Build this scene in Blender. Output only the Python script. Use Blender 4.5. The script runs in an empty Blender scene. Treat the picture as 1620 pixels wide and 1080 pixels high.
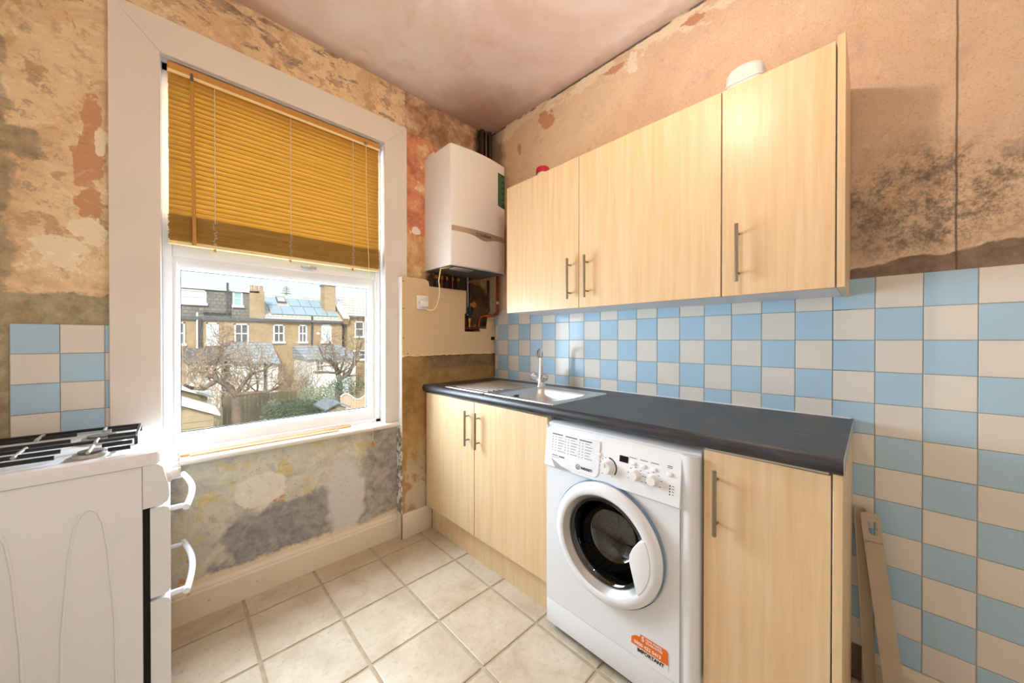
import bpy, bmesh, math, random
from mathutils import Vector, Matrix
random.seed(7)
scn = bpy.context.scene
COL = scn.collection
PI = math.pi

# ------------------------------------------------------------------ camera
CAM = Vector((-1.7192, -2.0008, 1.19)); YAW = 0.77193; PIT = 0.00512; FPX = 554.3
cd = bpy.data.cameras.new('camera'); cam = bpy.data.objects.new('camera', cd); COL.objects.link(cam)
cd.sensor_width = 36; cd.lens = FPX / 1620 * 36; cd.clip_start = 0.02; cd.clip_end = 300
cam.location = CAM; cam.rotation_euler = (PI / 2 - PIT, 0, -YAW)
scn.camera = cam
# ------------------------------------------------------------------ world, sun, added window light, exposure
w = bpy.data.worlds.new('world'); scn.world = w; w.use_nodes = True
bg = w.node_tree.nodes['Background']
bg.inputs[0].default_value = (0.78, 0.89, 1.0, 1); bg.inputs[1].default_value = 0.90
sd = bpy.data.lights.new('sun', 'SUN'); sd.energy = 2.9; sd.angle = math.radians(8); sd.color = (1, .95, .86)
so = bpy.data.objects.new('sun', sd); COL.objects.link(so)
so.rotation_euler = Vector((.45, .75, -.62)).to_track_quat('-Z', 'Y').to_euler()
ad = bpy.data.lights.new('added_window_light', 'AREA'); ad.shape = 'RECTANGLE'; ad.size = 1.0; ad.size_y = 1.7  # extra area light added outside the glass to brighten the room
ad.energy = 106; ad.color = (.80, .90, 1.0)
ao = bpy.data.objects.new('added_window_light', ad); COL.objects.link(ao)
ao.location = (-1.28, .42, 1.52); ao.rotation_euler = (-PI / 2, 0, 0)
BULB_STRENGTH = 250.0
vs = scn.view_settings
vs.view_transform = 'Standard'; vs.look = 'None'; vs.gamma = 1; vs.use_curve_mapping = False; vs.exposure = 0.58

# ------------------------------------------------------------------ helpers
_F = Vector((math.sin(YAW) * math.cos(PIT), math.cos(YAW) * math.cos(PIT), -math.sin(PIT)))
_R = Vector((math.cos(YAW), -math.sin(YAW), 0)); _U = _R.cross(_F)
def at(ax, v, px, py):
    """point where the sight line through a photo pixel meets the plane ax = v"""
    d = _F + _R * ((px - 810) / FPX) - _U * ((py - 540) / FPX)
    k = 'xyz'.index(ax)
    return CAM + d * ((v - CAM[k]) / d[k])
def S(r, g, b):
    f = lambda c: (c / 255 / 12.92) if c / 255 <= .04045 else ((c / 255 + .055) / 1.055) ** 2.4
    return (f(r), f(g), f(b), 1)

class NB:
    """small node-material builder"""
    def __init__(s, name, rough=.6, spec=.5, metal=0):
        s.m = bpy.data.materials.new(name); s.m.use_nodes = True
        s.t = s.m.node_tree; s.b = s.t.nodes['Principled BSDF']
        s.b.inputs['Roughness'].default_value = rough
        s.b.inputs['Specular IOR Level'].default_value = spec
        s.b.inputs['Metallic'].default_value = metal
        s._pos = None
    def new(s, ty): return s.t.nodes.new(ty)
    def link(s, a, b): s.t.links.new(a, b)
    def put(s, sock, v):
        if isinstance(v, bpy.types.NodeSocket): s.link(v, sock)
        elif v is not None: sock.default_value = v
    @property
    def pos(s):
        if s._pos is None: s._pos = s.new('ShaderNodeNewGeometry').outputs['Position']
        return s._pos
    def map(s, scale=(1, 1, 1), loc=(0, 0, 0), vec=None):
        n = s.new('ShaderNodeMapping'); s.put(n.inputs[0], vec or s.pos)
        n.inputs['Scale'].default_value = scale; n.inputs['Location'].default_value = loc
        return n.outputs[0]
    def noise(s, scale, detail=6, rough=.6, vec=None, dist=0, color=False):
        n = s.new('ShaderNodeTexNoise'); s.put(n.inputs['Vector'], vec or s.pos)
        n.inputs['Scale'].default_value = scale; n.inputs['Detail'].default_value = detail
        n.inputs['Roughness'].default_value = rough; n.inputs['Distortion'].default_value = dist
        return n.outputs['Color' if color else 0]
    def ramp(s, fac, *stops, const=False):
        n = s.new('ShaderNodeValToRGB'); s.put(n.inputs[0], fac)
        cr = n.color_ramp
        if const: cr.interpolation = 'CONSTANT'
        while len(cr.elements) < len(stops): cr.elements.new(.5)
        for e, (p, c) in zip(cr.elements, stops):
            e.position = p; e.color = c if len(c) == 4 else (*c, 1)
        return n.outputs[0]
    def step(s, fac, lo, hi):
        n = s.new('ShaderNodeMapRange'); s.put(n.inputs[0], fac); n.clamp = True
        n.inputs[1].default_value = lo; n.inputs[2].default_value = hi
        return n.outputs[0]
    def math(s, op, a, b=None):
        n = s.new('ShaderNodeMath'); n.operation = op; s.put(n.inputs[0], a)
        if b is not None: s.put(n.inputs[1], b)
        return n.outputs[0]
    def mix(s, fac, a, b, mode='MIX'):
        n = s.new('ShaderNodeMix'); n.data_type = 'RGBA'; n.blend_type = mode
        s.put(n.inputs[0], fac); s.put(n.inputs[6], a); s.put(n.inputs[7], b)
        return n.outputs[2]
    def axis(s, k):
        if not hasattr(s, '_sep'):
            s._sep = s.new('ShaderNodeSeparateXYZ'); s.link(s.pos, s._sep.inputs[0])
        return s._sep.outputs['XYZ'.index(k.upper())]
    def blob(s, c, r, dist=.35, soft=.08, nscale=9):
        """ragged-edged patch: 1 inside the ellipsoid c, r, 0 outside"""
        m = s.new('ShaderNodeVectorMath'); m.operation = 'SUBTRACT'; s.link(s.pos, m.inputs[0]); m.inputs[1].default_value = c
        d = s.new('ShaderNodeVectorMath'); d.operation = 'DIVIDE'; s.link(m.outputs[0], d.inputs[0]); d.inputs[1].default_value = r
        l = s.new('ShaderNodeVectorMath'); l.operation = 'LENGTH'; s.link(d.outputs[0], l.inputs[0])
        nz = s.noise(nscale, 6, .62)
        v = s.math('ADD', l.outputs['Value'], s.math('MULTIPLY', s.math('SUBTRACT', nz, .5), dist * 4))
        return s.step(v, 1 + soft, 1 - soft)
    def mul(s, a, b): return s.math('MULTIPLY', a, b)
    def bump(s, h, strength=.3, dist=.01):
        n = s.new('ShaderNodeBump'); n.inputs['Strength'].default_value = strength
        n.inputs['Distance'].default_value = dist; s.put(n.inputs['Height'], h)
        s.link(n.outputs[0], s.b.inputs['Normal'])
    def col(s, c): s.put(s.b.inputs['Base Color'], c); return s
    def tune(s, c, sat, val):
        n = s.new('ShaderNodeHueSaturation'); n.inputs['Saturation'].default_value = sat; n.inputs['Value'].default_value = val
        s.link(c, n.inputs['Color']); return n.outputs[0]
    def rough(s, r): s.put(s.b.inputs['Roughness'], r); return s

def plain(name, c, rough=.5, spec=.5, metal=0, vary=.06, scale=14, bump=0):
    n = NB(name, rough, spec, metal)
    k = n.noise(scale, 4, .6)
    lo = tuple(x * (1 - vary) for x in c[:3]) + (1,); hi = tuple(min(1, x * (1 + vary)) for x in c[:3]) + (1,)
    n.col(n.ramp(k, (.3, lo), (.7, hi)))
    if bump: n.bump(n.noise(scale * 12, 4, .6), bump, .002)
    return n.m

class MB:
    """collects shapes in world coordinates; build() links them as one mesh object"""
    def __init__(s): s.v = []; s.f = []
    def add(s, vs, fs):
        o = len(s.v); s.v += [Vector(p) for p in vs]; s.f += [tuple(i + o for i in f) for f in fs]; return s
    def box(s, x0, x1, y0, y1, z0, z1):
        x0, x1 = min(x0, x1), max(x0, x1); y0, y1 = min(y0, y1), max(y0, y1); z0, z1 = min(z0, z1), max(z0, z1)
        return s.add([(x0, y0, z0), (x1, y0, z0), (x1, y1, z0), (x0, y1, z0), (x0, y0, z1), (x1, y0, z1), (x1, y1, z1), (x0, y1, z1)],
                     [(0, 3, 2, 1), (4, 5, 6, 7), (0, 1, 5, 4), (1, 2, 6, 5), (2, 3, 7, 6), (3, 0, 4, 7)])
    def loft(s, loops, cap0=True, cap1=True, closed=True):
        n = len(loops[0]); o = len(s.v)
        for L in loops: s.v += [Vector(p) for p in L]
        for a in range(len(loops) - 1):
            for i in range(n if closed else n - 1):
                j = (i + 1) % n
                s.f.append((o + a * n + i, o + a * n + j, o + (a + 1) * n + j, o + (a + 1) * n + i))
        if cap0: s.f.append(tuple(o + i for i in range(n))[::-1])
        if cap1: s.f.append(tuple(o + (len(loops) - 1) * n + i for i in range(n)))
        return s
    def tube(s, pts, r, n=8, cap=True):
        pts = [Vector(p) for p in pts]; rs = r if isinstance(r, (list, tuple)) else [r] * len(pts)
        loops = []; u = None
        for i, p in enumerate(pts):
            d = (pts[min(i + 1, len(pts) - 1)] - pts[max(i - 1, 0)]).normalized()
            if u is None:
                u = d.orthogonal().normalized()
            else:
                u = (u - d * u.dot(d)); u = u.normalized() if u.length > 1e-6 else d.orthogonal().normalized()
            q = d.cross(u)
            loops.append([p + (u * math.cos(2 * PI * k / n) + q * math.sin(2 * PI * k / n)) * rs[i] for k in range(n)])
        return s.loft(loops, cap, cap)
    def lathe(s, prof, c, ax, n=32, cap=True):
        """prof = [(r, h)] about axis direction ax through c"""
        ax = Vector(ax).normalized(); u = ax.orthogonal().normalized(); q = ax.cross(u); c = Vector(c)
        return s.loft([[c + ax * h + (u * math.cos(2 * PI * k / n) + q * math.sin(2 * PI * k / n)) * max(r, 1e-4) for k in range(n)] for r, h in prof], cap, cap)
    def prism(s, poly, off):
        """flat polygon (3D points) extruded by vector off"""
        off = Vector(off)
        return s.loft([[Vector(p) for p in poly], [Vector(p) + off for p in poly]])
    def build(s, name, m, parent=None, smooth=None, bevel=0, seg=2, top=None):
        me = bpy.data.meshes.new(name)
        if parent is not None: org = Vector(parent['_org'])
        elif top is not None: org = Vector(top)
        else: org = Vector((0, 0, 0))
        me.from_pydata([p - org for p in s.v], [], s.f)
        bm = bmesh.new(); bm.from_mesh(me)
        bmesh.ops.recalc_face_normals(bm, faces=bm.faces)
        if bevel:
            es = [e for e in bm.edges if len(e.link_faces) == 2 and e.calc_face_angle(0) > .6]
            bmesh.ops.bevel(bm, geom=es, offset=bevel, segments=seg, profile=.5, affect='EDGES', clamp_overlap=True)
        bm.to_mesh(me); bm.free()
        if smooth or bevel:
            me.shade_smooth(); me.set_sharp_from_angle(angle=math.radians(smooth or 40))
        me.materials.append(m)
        o = bpy.data.objects.new(name, me); COL.objects.link(o)
        if parent is not None: o.parent = parent
        else: o.location = org
        o['_org'] = tuple(org)
        return o

def tag(o, label, cat=None, group=None, kind=None):
    o['label'] = label
    if cat: o['category'] = cat
    if group: o['group'] = group
    if kind: o['kind'] = kind
    return o
def thing(name, loc, label, cat, group=None, kind=None):
    e = bpy.data.objects.new(name, None); e.empty_display_size = .05; COL.objects.link(e); e.location = loc; e['_org'] = tuple(loc)
    return tag(e, label, cat, group, kind)
def piece(name, me, loc, parent):
    """a repeated piece that shares its mesh"""
    o = bpy.data.objects.new(name, me); COL.objects.link(o); o.parent = parent
    o.location = Vector(loc) - Vector(parent['_org']); o['_org'] = parent['_org']
    return o
def shared(name, mb, m, smooth=None, bevel=0, seg=1):
    o = mb.build(name, m, None, smooth, bevel, seg); me = o.data
    bpy.data.objects.remove(o); return me
def rr(w, h, r, n=5):
    """rounded rectangle outline centred on 0"""
    out = []
    for cx, cy, a0 in ((w / 2 - r, h / 2 - r, 0), (-w / 2 + r, h / 2 - r, 90), (-w / 2 + r, -h / 2 + r, 180), (w / 2 - r, -h / 2 + r, 270)):
        for k in range(n + 1):
            a = math.radians(a0 + 90 * k / n); out.append((cx + r * math.cos(a), cy + r * math.sin(a)))
    return out
def arc(p0, p1, p2, n=8):
    a, b, c = Vector(p0), Vector(p1), Vector(p2)
    return [a * (1 - t) ** 2 + b * 2 * t * (1 - t) + c * t * t for t in [i / n for i in range(n + 1)]]
FACE_NX = Matrix(((0, 0, -1), (-1, 0, 0), (0, 1, 0)))     # text on a face that looks towards -x
FACE_NY = Matrix(((1, 0, 0), (0, 0, -1), (0, 1, 0)))      # towards -y
def text(name, body, size, loc, rot, m, parent, align='LEFT', bold=0, ext=.0003):
    cu = bpy.data.curves.new(name, 'FONT'); cu.body = body; cu.size = size; cu.extrude = ext; cu.align_x = align; cu.offset = bold
    cu.resolution_u = 2
    t = bpy.data.objects.new(name, cu); COL.objects.link(t)
    dg = bpy.context.evaluated_depsgraph_get(); me = bpy.data.meshes.new_from_object(t.evaluated_get(dg))
    bpy.data.objects.remove(t)
    org = Vector(parent['_org'])
    for v in me.vertices: v.co = rot @ v.co + Vector(loc) - org
    me.name = name; me.materials.clear(); me.materials.append(m)
    o = bpy.data.objects.new(name, me); COL.objects.link(o); o.parent = parent; o['_org'] = parent['_org']
    return o

# ------------------------------------------------------------------ materials
def mat_wall_back():
    n = NB('stripped_plaster_window_wall', .9, .2)
    big = n.noise(3.2, 9, .66, dist=.6); fine = n.noise(22, 8, .7); mid = n.noise(8, 9, .68, dist=.4)
    base = n.ramp(big, (.34, S(206, 166, 118)), (.44, S(220, 186, 136)), (.52, S(230, 202, 152)), (.60, S(216, 180, 130)), (.68, S(224, 194, 148)))
    base = n.mix(n.mul(n.step(n.noise(13, 10, .72, dist=.5), .54, .60), .7), base, S(198, 154, 106))
    base = n.mix(n.step(mid, .58, .61), base, S(200, 156, 106))
    base = n.mix(n.mul(n.step(n.noise(5, 10, .74, vec=n.map(loc=(4, 1, 7))), .59, .62), .8), base, S(178, 146, 116))
    base = n.mix(n.mul(n.step(n.noise(6, 10, .74, vec=n.map(loc=(2, 1, 3))), .60, .62), .8), base, S(238, 220, 184))
    base = n.mix(n.mul(n.step(fine, .60, .70), .6), base, S(176, 140, 98))
    # grey dirty plaster at the left edge
    lef = n.math('MAXIMUM', n.math('MAXIMUM', n.blob((-2.14, 0, 2.40), (.07, 1, .14), .9, .15, 14), n.blob((-2.08, 0, 1.86), (.07, 1, .05), .9, .15, 16)), n.blob((-2.14, 0, 1.7), (.035, 1, .6), .9, .2, 14))
    base = n.mix(n.mul(lef, .8), base, n.ramp(n.noise(16, 9, .72), (.36, S(126, 110, 88)), (.6, S(178, 156, 124))))
    for c, r in (((-1.935, 0, 1.86), (.035, 1, .10)), ((-1.925, 0, 2.02), (.022, 1, .10)), ((-1.99, 0, 2.44), (.04, 1, .04)), ((-1.93, 0, 1.70), (.03, 1, .05))):
        base = n.mix(n.blob(c, r, .7, .05, 24), base, S(200, 144, 94))
    for c, r in (((-1.93, 0, 1.60), (.05, 1, .05)), ((-2.0, 0, 1.50), (.06, 1, .05)), ((-1.905, 0, 1.93), (.015, 1, .05))):
        base = n.mix(n.blob(c, r, .7, .05, 22), base, S(236, 218, 180))
    # olive plaster just above the tiles on the left
    z = n.axis('z'); x = n.axis('x')
    lowl = n.mul(n.step(n.math('ADD', z, n.mul(n.math('SUBTRACT', mid, .5), .12)), 1.362, 1.354), n.step(x, -1.6, -1.7))
    base = n.mix(lowl, base, n.ramp(n.noise(20, 8, .7), (.35, S(146, 132, 100)), (.65, S(182, 168, 130))))
    # grey-brown flakes over the window
    ab = n.mul(n.mul(n.step(z, 2.44, 2.5), n.step(x, -1.75, -1.65)), n.step(n.noise(6, 10, .68, vec=n.map((1, 1, 2.4), (3, 0, 2))), .54, .57))
    base = n.mix(ab, base, n.ramp(fine, (.4, S(150, 118, 92)), (.6, S(188, 158, 128))))
    # orange zone beside the boiler
    org = n.ramp(mid, (.38, S(186, 96, 52)), (.5, S(212, 128, 76)), (.58, S(216, 146, 92)), (.66, S(228, 192, 142)))
    org = n.mix(n.step(fine, .60, .66), org, S(232, 204, 160))
    top = n.ramp(mid, (.4, S(150, 104, 72)), (.55, S(190, 146, 104)), (.68, S(226, 200, 164)))
    org = n.mix(n.step(n.math('ADD', z, n.mul(n.math('SUBTRACT', big, .5), .5)), 2.40, 2.46), org, top)
    och = n.ramp(mid, (.4, S(196, 140, 74)), (.6, S(224, 186, 122)))
    org = n.mix(n.step(n.math('ADD', z, n.mul(n.math('SUBTRACT', big, .5), .5)), 1.86, 1.80), org, och)
    org = n.mix(n.blob((-.605, 0, 1.88), (.03, 1, .025), .3, .1, 20), org, S(236, 216, 196))
    base = n.mix(n.step(x, -.682, -.676), base, org)
    base = n.mix(n.mul(n.blob((-.30, 0, 1.44), (.34, 1, .24), .3, .15, 9), .9), base, n.ramp(mid, (.35, S(34, 28, 24)), (.65, S(86, 62, 46))))  # shade of the pipe cavity under the boiler, painted into the wall colour
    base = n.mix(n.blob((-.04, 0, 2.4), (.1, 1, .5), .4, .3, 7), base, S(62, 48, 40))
    # below the sill: grey, cream and yellow
    g = n.ramp(n.noise(4.5, 10, .68, dist=.5), (.36, S(150, 148, 142)), (.45, S(186, 182, 168)), (.54, S(208, 202, 180)), (.64, S(190, 186, 176)))
    g = n.mix(n.step(n.noise(7, 8, .65, vec=n.map(loc=(1, 0, 3))), .57, .63), g, S(205, 184, 116))
    g = n.mix(n.step(n.noise(11, 8, .65, vec=n.map(loc=(7, 0, 3))), .63, .66), g, S(196, 140, 70))
    g = n.mix(n.blob((-1.22, 0, .25), (.38, 1, .15), .3, .08, 8), g, n.ramp(fine, (.35, S(128, 126, 124)), (.65, S(168, 164, 160))))
    g = n.mix(n.blob((-.82, 0, .40), (.12, 1, .30), .3, .25, 8), g, n.ramp(fine, (.35, S(134, 126, 116)), (.65, S(180, 172, 164))))
    g = n.mix(n.blob((-1.42, 0, .48), (.105, 1, .075), .28, .05, 12), g, S(222, 214, 198))
    g = n.mix(n.blob((-1.03, 0, .32), (.1, 1, .22), .3, .12, 8), g, S(206, 202, 196))
    g = n.mix(n.step(n.noise(60, 6, .7), .60, .72), g, S(140, 132, 118))
    sub = n.mul(n.step(z, .69, .67), n.step(x, -1.9, -1.88))
    base = n.mix(sub, base, g)
    base = n.mix(n.step(n.math('ADD', z, n.mul(n.math('SUBTRACT', mid, .5), .1)), .165, .15), base, S(226, 208, 176))
    fl = n.noise(15, 12, .8, dist=.8)
    base = n.mix(n.mul(n.step(fl, .565, .58), .55), base, n.tune(base, .8, 1.18))
    base = n.mix(n.mul(n.step(fl, .42, .405), .6), base, n.tune(base, 1.0, .72))
    base = n.mix(n.mul(n.step(n.noise(48, 9, .8), .60, .66), .45), base, n.tune(base, .9, .6))
    n.col(n.tune(base, .88, 1.14))
    h = n.math('ADD', n.mul(fl, .6), n.mul(fine, .5)); n.bump(h, .45, .012)
    return n.m
def mat_wall_right():
    n = NB('stripped_plaster_cabinet_wall', .9, .2)
    y = n.axis('y'); z = n.axis('z')
    big = n.noise(2.2, 8, .62, dist=.4); mid = n.noise(7, 9, .66, dist=.3); fine = n.noise(30, 8, .7); grit = n.noise(170, 5, .75)
    base = n.ramp(big, (.36, S(218, 176, 134)), (.5, S(226, 188, 146)), (.64, S(230, 198, 154)))
    cream = n.ramp(big, (.36, S(222, 184, 132)), (.52, S(228, 196, 146)), (.66, S(232, 186, 122)))
    base = n.mix(n.step(n.math('ADD', y, n.mul(n.math('SUBTRACT', big, .5), .8)), -1.45, -.8), base, cream)
    base = n.mix(n.mul(n.step(mid, .58, .66), .6), base, S(226, 176, 96))
    base = n.mix(n.mul(n.step(n.noise(9, 8, .6, vec=n.map(loc=(0, 5, 2))), .60, .68), .5), base, S(204, 164, 150))
    base = n.mix(n.mul(n.step(fine, .58, .74), .45), base, S(176, 126, 82))
    # cream and orange chips along the ceiling line
    chips = n.mul(n.step(n.math('ADD', z, n.mul(n.math('SUBTRACT', mid, .5), .28)), 2.63, 2.65), n.step(n.noise(10, 9, .6, vec=n.map((1, .5, 1), (1, 2, 9))), .46, .49))
    base = n.mix(chips, base, S(238, 216, 178))
    for c, r in (((0, -.56, 2.585), (1, .055, .055)), ((0, -.50, 2.62), (1, .04, .04)), ((0, -1.02, 2.655), (1, .06, .018)), ((0, -.30, 2.50), (1, .02, .03)), ((0, -1.42, 2.66), (1, .05, .02))):
        base = n.mix(n.blob(c, r, .75, .05, 22), base, S(204, 130, 66))
    base = n.mix(n.blob((0, -1.12, 2.63), (1, .03, .05), .8, .06, 24), base, S(240, 222, 190))
    # black mould and pitted patch beside the cabinet
    zone = n.blob((0, -2.12, 1.63), (1, .28, .17), .3, .35, 6)
    pit = n.step(n.math('ADD', n.noise(55, 9, .8), n.mul(n.noise(11, 6, .65), .6)), .74, .92)
    base = n.mix(n.mul(n.mul(zone, pit), .75), base, S(96, 78, 64))
    base = n.mix(n.mul(n.blob((0, -1.98, 1.58), (1, .07, .1), .35, .5, 12), .4), base, S(124, 92, 72))
    # bare grey-brown band over the tiles
    zz = n.math('ADD', z, n.math('ADD', n.mul(n.math('SUBTRACT', n.noise(5, 8, .6), .5), .10), n.mul(n.math('ADD', y, 2.1), .16)))
    band = n.step(zz, 1.462, 1.456)
    base = n.mix(band, base, n.ramp(fine, (.3, S(118, 94, 74)), (.7, S(160, 134, 108))))
    edge = n.mul(n.step(zz, 1.472, 1.462), n.step(n.noise(26, 4, .6), .56, .6))
    base = n.mix(n.mul(edge, n.math('SUBTRACT', 1, band)), base, S(226, 204, 180))
    # darker brown towards the corner, and hairline crack
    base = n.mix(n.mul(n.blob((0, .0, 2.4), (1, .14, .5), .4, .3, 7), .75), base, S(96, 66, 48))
    gap = n.mul(n.step(n.math('ADD', z, n.mul(n.math('SUBTRACT', n.noise(14, 6, .7), .5), .022)), 2.708, 2.712), n.step(n.noise(5, 4, .6), .40, .5))
    base = n.mix(n.mul(gap, .85), base, S(66, 50, 40))
    cr = n.math('ABSOLUTE', n.math('ADD', n.math('ADD', y, 2.180), n.mul(n.math('SUBTRACT', n.noise(9, 4, .5), .5), .006)))
    base = n.mix(n.mul(n.mul(n.step(cr, .0035, .001), n.step(n.noise(3, 3, .5), .42, .5)), .8), base, S(96, 70, 50))
    base = n.mix(n.mul(n.step(grit, .54, .68), .5), base, S(160, 116, 80))
    base = n.mix(n.mul(n.step(n.noise(16, 11, .78, dist=.6), .56, .6), .35), base, n.tune(base, .85, 1.14))
    n.col(n.tune(base, .78, 1.06)); n.bump(n.math('ADD', n.mul(fine, .5), n.math('ADD', n.mul(grit, .25), n.mul(n.mul(zone, pit), -1))), .4, .008)
    return n.m
def mat_ceiling():
    n = NB('bare_pink_plaster', .85, .2)
    a = n.noise(1.6, 7, .6, dist=.5); b = n.noise(6, 8, .6, dist=.4)
    c = n.ramp(a, (.34, S(228, 200, 186)), (.48, S(238, 216, 204)), (.6, S(244, 230, 222)), (.72, S(234, 208, 194)))
    c = n.mix(n.mul(n.step(b, .56, .68), .4), c, S(222, 184, 166))
    c = n.mix(n.mul(n.blob((-.1, -.1, 2.72), (.32, .32, 1), .3, .45, 4), .55), c, S(168, 124, 98))
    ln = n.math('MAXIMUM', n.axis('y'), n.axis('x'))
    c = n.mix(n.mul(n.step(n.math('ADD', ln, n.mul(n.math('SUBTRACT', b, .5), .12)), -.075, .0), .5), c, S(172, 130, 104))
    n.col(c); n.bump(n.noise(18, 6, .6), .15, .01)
    return n.m
def mat_boxing():
    n = NB('brown_render', .9, .2)
    z = n.axis('z'); m = n.noise(7, 9, .68, dist=.4); f = n.noise(40, 7, .7)
    c = n.ramp(m, (.35, S(148, 112, 66)), (.5, S(172, 136, 84)), (.65, S(188, 152, 98)))
    top = n.ramp(m, (.35, S(112, 88, 62)), (.6, S(150, 122, 86)))
    c = n.mix(n.mul(n.step(n.math('ADD', z, n.mul(n.math('SUBTRACT', m, .5), .12)), .99, 1.02), n.step(n.axis('x'), -.62, -.50)), c, top)
    c = n.mix(n.step(f, .60, .70), c, S(204, 172, 128))
    c = n.mix(n.mul(n.step(z, .62, .3), n.step(n.noise(9, 8, .7, vec=n.map((1, 1, .5))), .46, .54)), c, S(206, 190, 164))
    c = n.mix(n.mul(n.step(z, .5, .4), n.step(n.noise(12, 6, .6), .56, .64)), c, S(184, 140, 98))
    n.col(c); n.bump(n.math('ADD', f, m), .5, .008); return n.m
def mat_paint_chipped(name, col, chip, lo=.66, scale=16):
    n = NB(name, .5, .4)
    f = n.noise(scale, 8, .7)
    n.col(n.mix(n.step(f, lo, lo + .03), n.ramp(n.noise(3, 4, .5), (.3, tuple(c * .94 for c in col[:3]) + (1,)), (.7, col)), chip))
    n.bump(n.step(f, lo + .03, lo), .2, .003); return n.m
def mat_wood():
    n = NB('maple_laminate', .34, .45)
    g = n.noise(1, 6, .62, vec=n.map((46, 46, 2.2)), dist=.3); f = n.noise(1, 3, .6, vec=n.map((260, 260, 9))); k = n.noise(1, 4, .55, vec=n.map((7, 7, 1.6)), dist=.8)
    c = n.ramp(g, (.3, S(222, 187, 140)), (.5, S(229, 197, 153)), (.7, S(235, 207, 168)))
    c = n.mix(n.mul(n.step(k, .56, .74), .28), c, S(222, 182, 126))
    c = n.mix(n.mul(n.step(f, .55, .75), .2), c, S(206, 164, 108))
    n.col(c); n.rough(n.ramp(f, (.3, (.3, .3, .3)), (.7, (.4, .4, .4)))); return n.m
def mat_worktop():
    n = NB('black_slate_laminate', .38, .5)
    a = n.noise(1, 7, .65, vec=n.map((60, 9, 60))); b = n.noise(160, 4, .7)
    c = n.ramp(a, (.3, S(34, 34, 38)), (.6, S(58, 58, 64)), (.75, S(84, 84, 90)))
    c = n.mix(n.mul(n.step(b, .6, .75), .5), c, S(110, 108, 108))
    n.col(c); n.bump(a, .08, .002); return n.m
def mat_tile(name, c):
    n = NB(name, .12, .14)
    k = n.noise(4, 4, .6); d = n.noise(30, 8, .75)
    cc = n.ramp(k, (.3, tuple(x * .95 for x in c[:3]) + (1,)), (.7, c))
    cc = n.mix(n.mul(n.step(d, .69, .73), .7), cc, S(150, 126, 98))
    n.col(cc); n.bump(n.noise(9, 3, .5), .05, .004); return n.m
def mat_floor():
    n = NB('beige_stone_floor_tile', .42, .4)
    a = n.noise(5, 9, .68, dist=.5); b = n.noise(38, 7, .72)
    c = n.ramp(a, (.34, S(190, 174, 150)), (.48, S(206, 191, 168)), (.62, S(216, 204, 184)))
    c = n.mix(n.mul(n.step(b, .54, .68), .6), c, S(176, 156, 124))
    c = n.mix(n.mul(n.step(n.noise(120, 5, .75), .58, .7), .4), c, S(160, 138, 106))
    c = n.mix(n.mul(n.blob((-.6, -.1, 0), (.5, .2, 1), .4, .5, 6), .35), c, S(176, 150, 108))
    n.col(c); n.bump(n.math('ADD', a, b), .12, .004); return n.m
def mat_slat():
    n = NB('golden_wood_slat', .7, .2)
    g = n.noise(1, 5, .6, vec=n.map((5, 160, 160)))
    c = n.ramp(g, (.3, S(168, 128, 62)), (.6, S(196, 154, 80)), (.75, S(214, 174, 100)))
    n.col(c)
    tr = n.new('ShaderNodeBsdfTranslucent'); tr.inputs[0].default_value = S(230, 194, 104)
    mx = n.new('ShaderNodeMixShader'); mx.inputs[0].default_value = .21
    n.link(n.b.outputs[0], mx.inputs[1]); n.link(tr.outputs[0], mx.inputs[2])
    n.link(mx.outputs[0], n.t.nodes['Material Output'].inputs[0]); return n.m
def mat_pane(name, tint=(.96, .99, 1, 1), gloss=.06):
    n = NB(name)
    t = n.new('ShaderNodeBsdfTransparent'); t.inputs[0].default_value = tint
    g = n.new('ShaderNodeBsdfGlossy'); g.inputs['Roughness'].default_value = .02
    mx = n.new('ShaderNodeMixShader'); mx.inputs[0].default_value = gloss
    n.link(t.outputs[0], mx.inputs[1]); n.link(g.outputs[0], mx.inputs[2]); n.link(mx.outputs[0], n.t.nodes['Material Output'].inputs[0]); return n.m
def mat_drum():
    n = NB('perforated_steel_drum', .35, .5, .9)
    v = n.new('ShaderNodeTexVoronoi'); v.inputs['Scale'].default_value = 95; v.inputs['Randomness'].default_value = .15; n.link(n.pos, v.inputs['Vector'])
    n.col(n.ramp(v.outputs['Distance'], (.28, S(8, 8, 8)), (.36, S(110, 108, 108)))); return n.m
def mat_brick(name, c1, c2, mortar, sc=1.0):
    n = NB(name, .9, .2)
    cx = n.new('ShaderNodeCombineXYZ'); n.link(n.math('ADD', n.axis('x'), n.axis('y')), cx.inputs[0]); n.link(n.axis('z'), cx.inputs[1])
    b = n.new('ShaderNodeTexBrick'); n.link(cx.outputs[0], b.inputs['Vector']); b.inputs['Scale'].default_value = sc
    b.inputs['Color1'].default_value = c1; b.inputs['Color2'].default_value = c2; b.inputs['Mortar'].default_value = mortar
    b.inputs['Brick Width'].default_value = .23; b.inputs['Row Height'].default_value = .08; b.inputs['Mortar Size'].default_value = .012
    n.col(n.mix(n.mul(n.step(n.noise(1.5, 6, .6), .45, .7), .4), b.outputs['Color'], S(140, 112, 78))); return n.m
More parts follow.
